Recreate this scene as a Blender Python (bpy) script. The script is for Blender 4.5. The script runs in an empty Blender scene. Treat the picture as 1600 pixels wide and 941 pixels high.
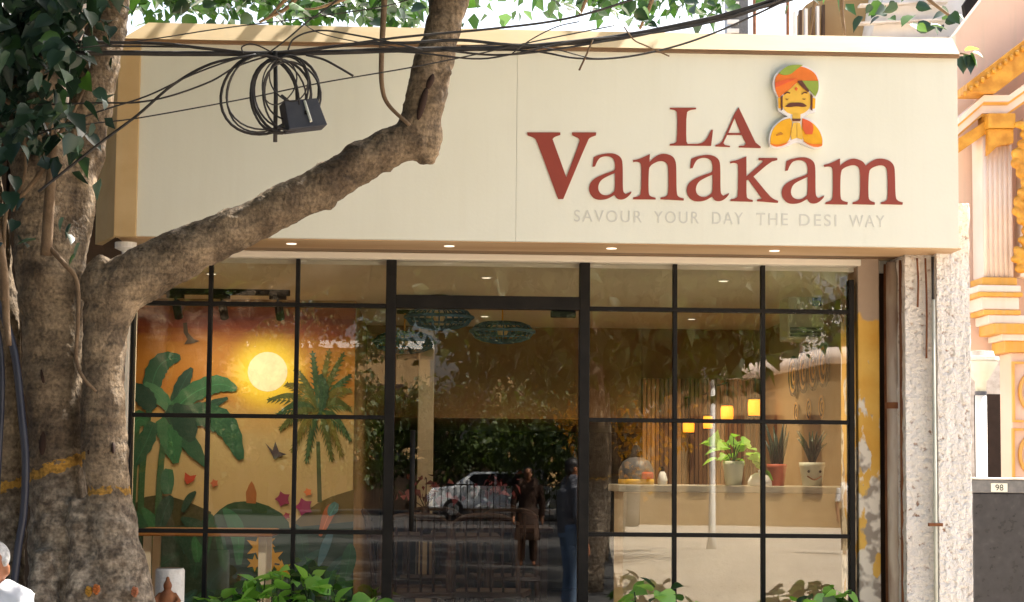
import bpy, bmesh, math, random
import numpy as np
from mathutils import Vector, Matrix, Euler
random.seed(7); rng = np.random.default_rng(11)
R = math.radians
SC = bpy.context.scene
COL = SC.collection

# ------------------------------------------------------------------ camera
F = 3037.0; CX, CY = 800.0, 470.5
CAM = Vector((0.0, -10.0, 1.6))
YAW, PITCH, ROLL = R(2.4), math.atan((735 - CY) / F), 0.0098
fwd = Vector((math.sin(YAW) * math.cos(PITCH), math.cos(YAW) * math.cos(PITCH), math.sin(PITCH)))
r0 = fwd.cross(Vector((0, 0, 1))).normalized(); u0 = r0.cross(fwd).normalized()
RT = r0 * math.cos(ROLL) + u0 * math.sin(ROLL); UP = u0 * math.cos(ROLL) - r0 * math.sin(ROLL)
cam_d = bpy.data.cameras.new('camera'); cam = bpy.data.objects.new('camera', cam_d); COL.objects.link(cam)
cam.matrix_world = Matrix(((RT.x, UP.x, -fwd.x, CAM.x), (RT.y, UP.y, -fwd.y, CAM.y), (RT.z, UP.z, -fwd.z, CAM.z), (0, 0, 0, 1)))
cam_d.sensor_width = 36; cam_d.lens = F / 1600 * 36; cam_d.clip_start = 0.05; cam_d.clip_end = 2000
SC.camera = cam

def P(px, py, Y):
    """point on the plane y = Y seen at pixel (px, py) of the 1600 x 941 photograph"""
    d = fwd + RT * ((px - CX) / F) - UP * ((py - CY) / F)
    return CAM + d * ((Y - CAM.y) / d.y)
def PR(px, py, D):
    """point D metres in front of the glass whose mirror image shows at the pixel"""
    p = P(px, py, D); return Vector((p.x, -D, p.z))
def ppm(Y): return F / (Y - CAM.y)

# ------------------------------------------------------------------ world, sun, exposure
SUN = Vector((0.46, 0.36, 0.81)).normalized()
w = bpy.data.worlds.new('World'); SC.world = w; w.use_nodes = True
nt = w.node_tree; bg = nt.nodes['Background']
sky = nt.nodes.new('ShaderNodeTexSky'); sky.sky_type = 'NISHITA'; sky.sun_disc = False
sky.sun_elevation = math.asin(SUN.z); sky.sun_rotation = math.atan2(SUN.x, SUN.y)
sky.air_density = 1.0; sky.dust_density = 6.0; sky.ozone_density = 0.6
nt.links.new(sky.outputs[0], bg.inputs['Color']); bg.inputs['Strength'].default_value = 0.15
sun_d = bpy.data.lights.new('sun', 'SUN'); sun_d.energy = 5.0; sun_d.angle = R(0.55); sun_d.color = (1.0, 0.95, 0.87)
sun = bpy.data.objects.new('sun', sun_d); COL.objects.link(sun)
sun.rotation_euler = SUN.to_track_quat('Z', 'Y').to_euler(); sun.location = (0, 0, 30)
SC.view_settings.view_transform = 'Standard'; SC.view_settings.look = 'None'
SC.view_settings.exposure = 1.68; SC.view_settings.gamma = 1.0
SC.cycles.use_denoising = True; SC.cycles.max_bounces = 10; SC.cycles.transparent_max_bounces = 24
SC.cycles.diffuse_bounces = 5; SC.cycles.glossy_bounces = 4
SC.cycles.sample_clamp_indirect = 6.0

# ------------------------------------------------------------------ materials
def mat(name, c1, c2=None, scale=6.0, rough=0.7, bump=0.0, bscale=None, metal=0.0, detail=6, lo=0.35, hi=0.65,
        c3=None, stretch=None, spec=0.4, emit=None, estr=0.0, coat=0.0, rand=0.0):
    m = bpy.data.materials.new(name); m.use_nodes = True; n = m.node_tree.nodes; l = m.node_tree.links
    b = n['Principled BSDF']; b.inputs['Roughness'].default_value = rough; b.inputs['Metallic'].default_value = metal
    b.inputs['Specular IOR Level'].default_value = spec; b.inputs['Coat Weight'].default_value = coat
    b.inputs['Base Color'].default_value = (*c1, 1)
    tc = n.new('ShaderNodeTexCoord'); mp = n.new('ShaderNodeMapping'); l.new(tc.outputs['Object'], mp.inputs[0])
    if stretch: mp.inputs['Scale'].default_value = stretch
    out = None
    if c2 is not None:
        t = n.new('ShaderNodeTexNoise'); t.inputs['Scale'].default_value = scale; t.inputs['Detail'].default_value = detail
        l.new(mp.outputs[0], t.inputs['Vector'])
        r = n.new('ShaderNodeValToRGB'); e = r.color_ramp.elements
        e[0].position = lo; e[0].color = (*c1, 1); e[1].position = hi; e[1].color = (*c2, 1)
        if c3 is not None:
            q = e.new(min(1.0, hi + 0.12)); q.color = (*c3, 1)
        l.new(t.outputs['Fac'], r.inputs[0]); out = r.outputs[0]
        if rand:
            oi = n.new('ShaderNodeObjectInfo'); hs = n.new('ShaderNodeHueSaturation')
            mr = n.new('ShaderNodeMapRange'); mr.inputs['To Min'].default_value = 1 - rand; mr.inputs['To Max'].default_value = 1 + rand
            l.new(oi.outputs['Random'], mr.inputs[0]); l.new(mr.outputs[0], hs.inputs['Value']); l.new(out, hs.inputs['Color']); out = hs.outputs[0]
        l.new(out, b.inputs['Base Color'])
        # a little gloss variation
        mr2 = n.new('ShaderNodeMapRange'); mr2.inputs['To Min'].default_value = max(0, rough - .1); mr2.inputs['To Max'].default_value = min(1, rough + .1)
        l.new(t.outputs['Fac'], mr2.inputs[0]); l.new(mr2.outputs[0], b.inputs['Roughness'])
    if bump:
        t2 = n.new('ShaderNodeTexNoise'); t2.inputs['Scale'].default_value = bscale or scale * 3; t2.inputs['Detail'].default_value = 8
        l.new(mp.outputs[0], t2.inputs['Vector'])
        bp = n.new('ShaderNodeBump'); bp.inputs['Strength'].default_value = bump; bp.inputs['Distance'].default_value = 0.02
        l.new(t2.outputs['Fac'], bp.inputs['Height']); l.new(bp.outputs[0], b.inputs['Normal'])
    if emit: b.inputs['Emission Color'].default_value = (*emit, 1); b.inputs['Emission Strength'].default_value = estr
    return m

def leaf_mat(name, c1, c2, trans=0.35, rough=0.4):
    m = bpy.data.materials.new(name); m.use_nodes = True; n = m.node_tree.nodes; l = m.node_tree.links
    b = n['Principled BSDF']; o = n['Material Output']
    g = n.new('ShaderNodeNewGeometry'); oi = n.new('ShaderNodeObjectInfo')
    ad = n.new('ShaderNodeMath'); ad.operation = 'ADD'; fr = n.new('ShaderNodeMath'); fr.operation = 'FRACT'
    l.new(g.outputs['Random Per Island'], ad.inputs[0]); l.new(oi.outputs['Random'], ad.inputs[1]); l.new(ad.outputs[0], fr.inputs[0])
    r = n.new('ShaderNodeValToRGB'); e = r.color_ramp.elements; e[0].color = (*c1, 1); e[1].color = (*c2, 1)
    l.new(fr.outputs[0], r.inputs[0]); l.new(r.outputs[0], b.inputs['Base Color'])
    b.inputs['Roughness'].default_value = rough; b.inputs['Specular IOR Level'].default_value = 0.45
    tr = n.new('ShaderNodeBsdfTranslucent')
    br = n.new('ShaderNodeMix'); br.data_type = 'RGBA'; br.blend_type = 'MULTIPLY'; br.inputs[0].default_value = 1
    br.inputs[7].default_value = (1.9, 2.0, 0.7, 1); l.new(r.outputs[0], br.inputs[6]); l.new(br.outputs[2], tr.inputs[0])
    mx = n.new('ShaderNodeMixShader'); mx.inputs[0].default_value = trans
    l.new(b.outputs[0], mx.inputs[1]); l.new(tr.outputs[0], mx.inputs[2]); l.new(mx.outputs[0], o.inputs[0])
    return m

def glass_mat():
    m = bpy.data.materials.new('window_glass'); m.use_nodes = True; n = m.node_tree.nodes; l = m.node_tree.links
    n.remove(n['Principled BSDF']); o = n['Material Output']
    tr = n.new('ShaderNodeBsdfTransparent'); tr.inputs[0].default_value = (0.95, 0.96, 0.94, 1)
    gl = n.new('ShaderNodeBsdfGlossy'); gl.inputs['Roughness'].default_value = 0.0; gl.inputs[0].default_value = (1, 1, 1, 1)
    t = n.new('ShaderNodeTexNoise'); t.inputs['Scale'].default_value = 1.4; t.inputs['Detail'].default_value = 1
    tc = n.new('ShaderNodeTexCoord'); l.new(tc.outputs['Object'], t.inputs['Vector'])
    bp = n.new('ShaderNodeBump'); bp.inputs['Strength'].default_value = 0.02; bp.inputs['Distance'].default_value = 0.02
    l.new(t.outputs['Fac'], bp.inputs['Height']); l.new(bp.outputs[0], gl.inputs['Normal'])
    lw = n.new('ShaderNodeFresnel'); lw.inputs[0].default_value = 1.68
    mx = n.new('ShaderNodeMixShader'); l.new(lw.outputs[0], mx.inputs[0]); l.new(tr.outputs[0], mx.inputs[1]); l.new(gl.outputs[0], mx.inputs[2])
    l.new(mx.outputs[0], o.inputs[0]); return m

M = {}
M['cream'] = mat('sign_cream', (0.765, 0.757, 0.64), (0.74, 0.728, 0.605), 1.6, 0.45, 0.03, 60, detail=8)
M['tan'] = mat('trim_tan', (0.62, 0.44, 0.22), (0.55, 0.37, 0.17), 5, 0.5, 0.04, 40)
M['tan_pale'] = mat('cap_tan', (0.70, 0.55, 0.34), (0.60, 0.44, 0.24), 3, 0.5, 0.04, 40, stretch=(0.3, 1, 1))
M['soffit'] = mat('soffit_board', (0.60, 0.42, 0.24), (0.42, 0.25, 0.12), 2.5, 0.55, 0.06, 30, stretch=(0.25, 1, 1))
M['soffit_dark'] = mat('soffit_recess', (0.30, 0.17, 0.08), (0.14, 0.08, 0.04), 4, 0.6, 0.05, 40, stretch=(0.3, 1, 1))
M['maroon'] = mat('letter_maroon', (0.29, 0.050, 0.030), (0.26, 0.044, 0.027), 8, 0.4)
M['grey_print'] = mat('letter_grey', (0.60, 0.59, 0.52), rough=0.5)
M['black'] = mat('frame_black', (0.008, 0.007, 0.006), (0.015, 0.013, 0.011), 12, 0.6, 0.03, 120, spec=0.18)
M['cable'] = mat('cable_black', (0.016, 0.014, 0.013), (0.04, 0.034, 0.03), 15, 0.55)
M['boxgrey'] = mat('box_grey', (0.06, 0.062, 0.075), (0.085, 0.085, 0.095), 14, 0.5, 0.05, 60)
M['headrail'] = mat('head_rail', (0.78, 0.71, 0.59), (0.70, 0.62, 0.49), 4, 0.5, 0.05, 30, stretch=(0.3, 1, 1))
M['ceil'] = mat('ceiling_paint', (0.80, 0.77, 0.66), (0.76, 0.73, 0.62), 2, 0.8)
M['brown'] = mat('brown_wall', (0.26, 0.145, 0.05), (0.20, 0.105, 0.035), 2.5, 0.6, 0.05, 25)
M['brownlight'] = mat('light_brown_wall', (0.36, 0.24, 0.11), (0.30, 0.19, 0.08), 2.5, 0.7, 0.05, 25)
M['floor_in'] = mat('interior_floor', (0.36, 0.22, 0.11), (0.42, 0.27, 0.14), 3, 0.35, 0.03, 20)
M['counter'] = mat('counter_front', (0.68, 0.56, 0.40), (0.60, 0.48, 0.33), 5, 0.6, 0.06, 40)
M['ctop'] = mat('counter_top', (0.55, 0.50, 0.42), (0.42, 0.38, 0.31), 9, 0.35)
M['wood'] = mat('plank_wood', (0.30, 0.16, 0.065), (0.17, 0.085, 0.035), 5, 0.55, 0.15, 40, stretch=(6, 6, 0.6), rand=0.45)
M['darkwood'] = mat('dark_wood', (0.030, 0.014, 0.009), (0.016, 0.008, 0.006), 6, 0.75, 0.08, 50, spec=0.15)
M['tablewood'] = mat('table_wood', (0.28, 0.13, 0.04), (0.20, 0.085, 0.025), 5, 0.4, 0.05, 40, stretch=(0.4, 4, 4))
M['white'] = mat('white_paint', (0.74, 0.72, 0.67), (0.66, 0.63, 0.57), 6, 0.55, 0.04, 40)
M['whitewash'] = mat('whitewash', (0.66, 0.62, 0.55), (0.40, 0.33, 0.26), 9, 0.85, 0.3, 50, lo=.45, hi=.72)
M['gold'] = mat('gold_ochre', (0.66, 0.32, 0.035), (0.46, 0.19, 0.015), 11, 0.5, 0.5, 14)
M['goldflat'] = mat('gold_moulding', (0.72, 0.38, 0.07), (0.62, 0.30, 0.04), 5, 0.5, 0.08, 30)
M['peach'] = mat('peach_wall', (0.78, 0.56, 0.44), (0.70, 0.49, 0.37), 1.2, 0.75, 0.05, 30)
M['peachpale'] = mat('peach_moulding', (0.80, 0.66, 0.55), (0.74, 0.58, 0.47), 2, 0.7, 0.04, 30)
M['granite'] = mat('black_granite', (0.014, 0.014, 0.017), (0.032, 0.030, 0.033), 22, 0.3, 0, c3=(0.06, 0.055, 0.055))
M['granitegrey'] = mat('grey_granite', (0.10, 0.10, 0.10), (0.15, 0.145, 0.14), 30, 0.35)
M['rust'] = mat('rusty_pipe', (0.30, 0.17, 0.10), (0.55, 0.47, 0.38), 5, 0.75, 0.25, 40, stretch=(1, 1, 0.22), c3=(0.20, 0.07, 0.025), lo=.38, hi=.56)
M['rustdark'] = mat('rust_brown', (0.16, 0.055, 0.02), (0.25, 0.10, 0.04), 12, 0.85, 0.2, 50)
M['gap'] = mat('dark_recess', (0.05, 0.03, 0.018), (0.10, 0.055, 0.03), 5, 0.85, 0.1, 30, stretch=(1, 1, .3))
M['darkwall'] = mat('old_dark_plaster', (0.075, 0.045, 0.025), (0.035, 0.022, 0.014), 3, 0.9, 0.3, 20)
M['concrete'] = mat('sunlit_concrete', (0.62, 0.53, 0.41), (0.54, 0.45, 0.34), 0.6, 0.85, 0.1, 12, detail=10)
M['asphalt'] = mat('asphalt', (0.05, 0.047, 0.044), (0.075, 0.07, 0.064), 2.5, 0.9, 0.2, 60, detail=10)
M['earth'] = mat('ground_earth', (0.30, 0.24, 0.17), (0.22, 0.17, 0.12), 0.3, 0.95, 0.1, 5)
M['paver'] = mat('pavement_slab', (0.33, 0.29, 0.24), (0.26, 0.22, 0.18), 3, 0.85, 0.15, 20)
M['hosing'] = mat('navy_hose', (0.018, 0.02, 0.035), (0.03, 0.032, 0.045), 9, 0.4)
M['root'] = mat('aerial_root', (0.17, 0.11, 0.06), (0.11, 0.068, 0.036), 14, 0.85, 0.3, 60)
M['skin'] = mat('skin_brown', (0.30, 0.12, 0.055), (0.26, 0.10, 0.045), 12, 0.5)
M['hairwhite'] = mat('hair_grey', (0.55, 0.54, 0.52), (0.35, 0.34, 0.33), 60, 0.7, 0.4, 120)
M['hairblack'] = mat('hair_black', (0.012, 0.01, 0.009), rough=0.5)
M['shirt'] = mat('white_shirt', (0.78, 0.78, 0.79), (0.70, 0.70, 0.72), 9, 0.85, 0.25, 18)
M['darkcloth'] = mat('dark_brown_cloth', (0.05, 0.025, 0.015), (0.035, 0.018, 0.012), 8, 0.9)
M['denim'] = mat('blue_denim', (0.10, 0.15, 0.23), (0.14, 0.20, 0.28), 10, 0.9)
M['khaki'] = mat('khaki_cloth', (0.16, 0.11, 0.05), (0.12, 0.08, 0.035), 8, 0.9)
M['teal'] = mat('blue_wicker', (0.035, 0.095, 0.17), (0.05, 0.13, 0.21), 20, 0.6)
M['lantern'] = mat('lantern_shade', (0.8, 0.35, 0.05), emit=(1.0, 0.27, 0.015), estr=0.75)
M['led'] = mat('led_disc', (0.9, 0.85, 0.75), emit=(1.0, 0.86, 0.66), estr=0.42)
M['carwhite'] = mat('car_paint', (0.80, 0.80, 0.79), rough=0.25, coat=0.6)
M['carglass'] = mat('car_glass', (0.02, 0.022, 0.025), rough=0.08)
M['tyre'] = mat('tyre', (0.02, 0.02, 0.02), rough=0.85)
M['rim'] = mat('rim', (0.5, 0.5, 0.5), rough=0.35, metal=0.8)
M['acwhite'] = mat('ac_casing', (0.62, 0.62, 0.52), (0.58, 0.58, 0.48), 3, 0.5)
M['blue'] = mat('blue_sticker', (0.06, 0.09, 0.25), rough=0.5)
M['terracotta'] = mat('red_pot', (0.45, 0.10, 0.06), (0.38, 0.08, 0.045), 9, 0.6)
M['potwhite'] = mat('pale_pot', (0.60, 0.60, 0.50), (0.52, 0.52, 0.42), 9, 0.5)
M['soil'] = mat('soil', (0.05, 0.03, 0.02), rough=0.95)
M['leaf_dark'] = leaf_mat('leaf_dark', (0.010, 0.026, 0.019), (0.024, 0.055, 0.030), 0.10, 0.38)
M['leaf_mid'] = leaf_mat('leaf_mid', (0.018, 0.050, 0.018), (0.045, 0.105, 0.026), 0.22, 0.4)
M['leaf_bright'] = leaf_mat('leaf_bright', (0.16, 0.36, 0.06), (0.32, 0.56, 0.15), 0.35, 0.4)
M['leaf_far'] = leaf_mat('leaf_far', (0.03, 0.055, 0.012), (0.09, 0.12, 0.03), 0.3, 0.5)
M['leaf_orange'] = leaf_mat('leaf_orange', (0.40, 0.16, 0.015), (0.55, 0.28, 0.03), 0.4, 0.5)
M['glass'] = glass_mat()
def weather(m, k=.25):
    n = m.node_tree.nodes; l = m.node_tree.links; b = n['Principled BSDF']; src = b.inputs['Base Color'].links[0].from_socket
    tc = n.new('ShaderNodeTexCoord'); mp = n.new('ShaderNodeMapping'); mp.inputs['Scale'].default_value = (9, 1, .55); l.new(tc.outputs['Object'], mp.inputs[0])
    t = n.new('ShaderNodeTexNoise'); t.inputs['Scale'].default_value = 2.4; t.inputs['Detail'].default_value = 7; l.new(mp.outputs[0], t.inputs['Vector'])
    r = n.new('ShaderNodeMapRange'); r.inputs[1].default_value = .50; r.inputs[2].default_value = .78; r.inputs[4].default_value = k; l.new(t.outputs['Fac'], r.inputs[0])
    mx = n.new('ShaderNodeMix'); mx.data_type = 'RGBA'; l.new(r.outputs[0], mx.inputs[0]); l.new(src, mx.inputs[6]); mx.inputs[7].default_value = (.50, .44, .31, 1); l.new(mx.outputs[2], b.inputs['Base Color'])
weather(M['cream'], .07); weather(M['tan']); weather(M['tan_pale']); weather(M['peach']); weather(M['peachpale']); weather(M['goldflat'])
def flat(name, c, rough=0.6): 
    if name not in M: M[name] = mat(name, c, tuple(x * 0.86 for x in c), 14, rough)
    return M[name]

# bark with its painted ochre ring and greyer wash below it
def bark_mat(bands):
    m = mat('bark', (0.085, 0.058, 0.034), (0.25, 0.182, 0.112), 9, 0.9, 1.0, 26, stretch=(1, 1, 0.6), detail=14)
    n = m.node_tree.nodes; l = m.node_tree.links; b = n['Principled BSDF']
    src = b.inputs['Base Color'].links[0].from_socket
    tc = n.new('ShaderNodeTexCoord'); sx = n.new('ShaderNodeSeparateXYZ'); l.new(tc.outputs['Object'], sx.inputs[0])
    nz = n.new('ShaderNodeTexNoise'); nz.inputs['Scale'].default_value = 22; nz.inputs['Detail'].default_value = 6; l.new(tc.outputs['Object'], nz.inputs['Vector'])
    def math_(op, a, bb):
        q = n.new('ShaderNodeMath'); q.operation = op
        for i, v in enumerate((a, bb)):
            if v is None: continue
            if isinstance(v, (int, float)): q.inputs[i].default_value = v
            else: l.new(v, q.inputs[i])
        return q.outputs[0]
    # dark weather stains, fine lichen speckle
    st = n.new('ShaderNodeTexNoise'); st.inputs['Scale'].default_value = 2.2; st.inputs['Detail'].default_value = 5; l.new(tc.outputs['Object'], st.inputs['Vector'])
    rs = n.new('ShaderNodeMapRange'); rs.inputs[1].default_value = .45; rs.inputs[2].default_value = .7; l.new(st.outputs['Fac'], rs.inputs[0])
    mx0 = n.new('ShaderNodeMix'); mx0.data_type = 'RGBA'; l.new(math_('MULTIPLY', rs.outputs[0], .55), mx0.inputs[0]); l.new(src, mx0.inputs[6]); mx0.inputs[7].default_value = (0.050, 0.031, 0.018, 1)
    cur = mx0.outputs[2]
    sp2 = n.new('ShaderNodeTexNoise'); sp2.inputs['Scale'].default_value = 70; sp2.inputs['Detail'].default_value = 4; l.new(tc.outputs['Object'], sp2.inputs['Vector'])
    mpw = n.new('ShaderNodeMapping'); mpw.inputs['Scale'].default_value = (5, 5, 34); l.new(tc.outputs['Object'], mpw.inputs[0])
    wr = n.new('ShaderNodeTexNoise'); wr.inputs['Scale'].default_value = 1.0; wr.inputs['Detail'].default_value = 5; l.new(mpw.outputs[0], wr.inputs['Vector'])
    sm = math_('ADD', math_('MULTIPLY', sp2.outputs['Fac'], .55), math_('MULTIPLY', wr.outputs['Fac'], .45))
    vr = n.new('ShaderNodeMapRange'); vr.inputs[1].default_value = .36; vr.inputs[2].default_value = .64; vr.inputs[3].default_value = .45; vr.inputs[4].default_value = 1.5; l.new(sm, vr.inputs[0])
    bm_ = n.new('ShaderNodeVectorMath'); bm_.operation = 'SCALE'
    l.new(vr.outputs[0], bm_.inputs['Scale'])
    bp2 = n.new('ShaderNodeBump'); bp2.inputs['Strength'].default_value = .9; bp2.inputs['Distance'].default_value = .012; l.new(sm, bp2.inputs['Height'])
    l.new(b.inputs['Normal'].links[0].from_socket, bp2.inputs['Normal']); l.new(bp2.outputs[0], b.inputs['Normal'])
    xs, z0, sl, wd = bands[0]
    # left / right of the cleft between the two stems
    left = math_('LESS_THAN', sx.outputs[0], xs)
    zc_l = math_('ADD', math_('MULTIPLY', sx.outputs[0], bands[0][2]), bands[0][1])
    zc_r = bands[1][1]
    zc = math_('ADD', math_('MULTIPLY', left, zc_l), math_('MULTIPLY', math_('SUBTRACT', 1.0, left), zc_r))
    jit = math_('MULTIPLY', math_('SUBTRACT', nz.outputs['Fac'], 0.5), 0.09)
    dz = math_('ADD', math_('SUBTRACT', sx.outputs[2], zc), jit)
    wash = n.new('ShaderNodeMapRange'); wash.inputs[1].default_value = 0.02; wash.inputs[2].default_value = -0.12; wash.clamp = True; l.new(dz, wash.inputs[0])
    gr = n.new('ShaderNodeValToRGB'); gr.color_ramp.elements[0].position = .38; gr.color_ramp.elements[0].color = (0.09, 0.068, 0.048, 1)
    gr.color_ramp.elements[1].position = .66; gr.color_ramp.elements[1].color = (0.33, 0.275, 0.205, 1); l.new(nz.outputs['Fac'], gr.inputs[0])
    mx1 = n.new('ShaderNodeMix'); mx1.data_type = 'RGBA'; l.new(math_('MULTIPLY', wash.outputs[0], .75), mx1.inputs[0]); l.new(cur, mx1.inputs[6]); l.new(gr.outputs[0], mx1.inputs[7])
    band = math_('LESS_THAN', math_('ABSOLUTE', dz, None), math_('ADD', math_('MULTIPLY', left, bands[0][3] - bands[1][3]), bands[1][3]))
    keep = math_('GREATER_THAN', nz.outputs['Fac'], 0.40)
    mx2 = n.new('ShaderNodeMix'); mx2.data_type = 'RGBA'; l.new(math_('MULTIPLY', math_('MULTIPLY', band, keep), .85), mx2.inputs[0]); l.new(mx1.outputs[2], mx2.inputs[6]); mx2.inputs[7].default_value = (0.36, 0.185, 0.022, 1)
    l.new(mx2.outputs[2], bm_.inputs[0]); l.new(bm_.outputs[0], b.inputs['Base Color'])
    return m

# rough-cast stucco: pits and stains
def stucco_mat():
    m = mat('roughcast', (0.84, 0.80, 0.74), (0.76, 0.70, 0.63), 3, 0.92)
    n = m.node_tree.nodes; l = m.node_tree.links; b = n['Principled BSDF']; src = b.inputs['Base Color'].links[0].from_socket
    tc = n.new('ShaderNodeTexCoord')
    v = n.new('ShaderNodeTexNoise'); v.inputs['Scale'].default_value = 34; v.inputs['Detail'].default_value = 3; v.inputs['Roughness'].default_value = .55
    l.new(tc.outputs['Object'], v.inputs['Vector'])
    r = n.new('ShaderNodeMapRange'); r.inputs[1].default_value = .60; r.inputs[2].default_value = .70; l.new(v.outputs['Fac'], r.inputs[0])
    big = n.new('ShaderNodeTexNoise'); big.inputs['Scale'].default_value = 3.5; l.new(tc.outputs['Object'], big.inputs['Vector'])
    rb = n.new('ShaderNodeMapRange'); rb.inputs[1].default_value = .38; rb.inputs[2].default_value = .62; rb.inputs[3].default_value = .25; l.new(big.outputs['Fac'], rb.inputs[0])
    mu = n.new('ShaderNodeMath'); mu.operation = 'MULTIPLY'; l.new(r.outputs[0], mu.inputs[0]); l.new(rb.outputs[0], mu.inputs[1])
    mx = n.new('ShaderNodeMix'); mx.data_type = 'RGBA'; l.new(mu.outputs[0], mx.inputs[0]); l.new(src, mx.inputs[6]); mx.inputs[7].default_value = (0.30, 0.185, 0.12, 1)
    l.new(mx.outputs[2], b.inputs['Base Color'])
    bp = n.new('ShaderNodeBump'); bp.inputs['Strength'].default_value = 1.0; bp.inputs['Distance'].default_value = 0.03; bp.invert = True
    l.new(v.outputs['Fac'], bp.inputs['Height']); l.new(bp.outputs[0], b.inputs['Normal'])
    return m
M['stucco'] = stucco_mat()
# peeling ochre paint over white and grey plaster
def peel_mat():
    m = mat('peeling_ochre', (0.62, 0.33, 0.05), (0.70, 0.44, 0.10), 5, 0.8, 0.25, 30)
    n = m.node_tree.nodes; l = m.node_tree.links; b = n['Principled BSDF']; src = b.inputs['Base Color'].links[0].from_socket
    tc = n.new('ShaderNodeTexCoord'); sp = n.new('ShaderNodeSeparateXYZ'); l.new(tc.outputs['Object'], sp.inputs[0])
    mp = n.new('ShaderNodeMapping'); mp.inputs['Scale'].default_value = (1, 1, .5); l.new(tc.outputs['Object'], mp.inputs[0])
    v = n.new('ShaderNodeTexNoise'); v.inputs['Scale'].default_value = 9; v.inputs['Detail'].default_value = 6; l.new(mp.outputs[0], v.inputs['Vector'])
    # more paint lost lower down, bare brown cement at the head
    lowm = n.new('ShaderNodeMapRange'); lowm.inputs[1].default_value = 2.3; lowm.inputs[2].default_value = 1.3; lowm.inputs[3].default_value = -.14; lowm.inputs[4].default_value = .12; l.new(sp.outputs[2], lowm.inputs[0])
    ad = n.new('ShaderNodeMath'); l.new(v.outputs['Fac'], ad.inputs[0]); l.new(lowm.outputs[0], ad.inputs[1])
    r = n.new('ShaderNodeMapRange'); r.inputs[1].default_value = .52; r.inputs[2].default_value = .55; l.new(ad.outputs[0], r.inputs[0])
    g = n.new('ShaderNodeValToRGB'); g.color_ramp.elements[0].position = .4; g.color_ramp.elements[0].color = (.32, .27, .22, 1); g.color_ramp.elements[1].position = .52; g.color_ramp.elements[1].color = (.72, .66, .56, 1)
    v2 = n.new('ShaderNodeTexNoise'); v2.inputs['Scale'].default_value = 14; l.new(tc.outputs['Object'], v2.inputs['Vector']); l.new(v2.outputs['Fac'], g.inputs[0])
    mx = n.new('ShaderNodeMix'); mx.data_type = 'RGBA'; l.new(r.outputs[0], mx.inputs[0]); l.new(src, mx.inputs[6]); l.new(g.outputs[0], mx.inputs[7])
    hd = n.new('ShaderNodeMath'); hd.operation = 'MULTIPLY_ADD'; l.new(v2.outputs['Fac'], hd.inputs[0]); hd.inputs[1].default_value = .25; l.new(sp.outputs[2], hd.inputs[2])
    hr = n.new('ShaderNodeMapRange'); hr.inputs[1].default_value = 2.50; hr.inputs[2].default_value = 2.54; l.new(hd.outputs[0], hr.inputs[0])
    mx2 = n.new('ShaderNodeMix'); mx2.data_type = 'RGBA'; l.new(hr.outputs[0], mx2.inputs[0]); l.new(mx.outputs[2], mx2.inputs[6]); mx2.inputs[7].default_value = (.40, .30, .22, 1)
    l.new(mx2.outputs[2], b.inputs['Base Color']); return m
M['peel'] = peel_mat()

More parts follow.
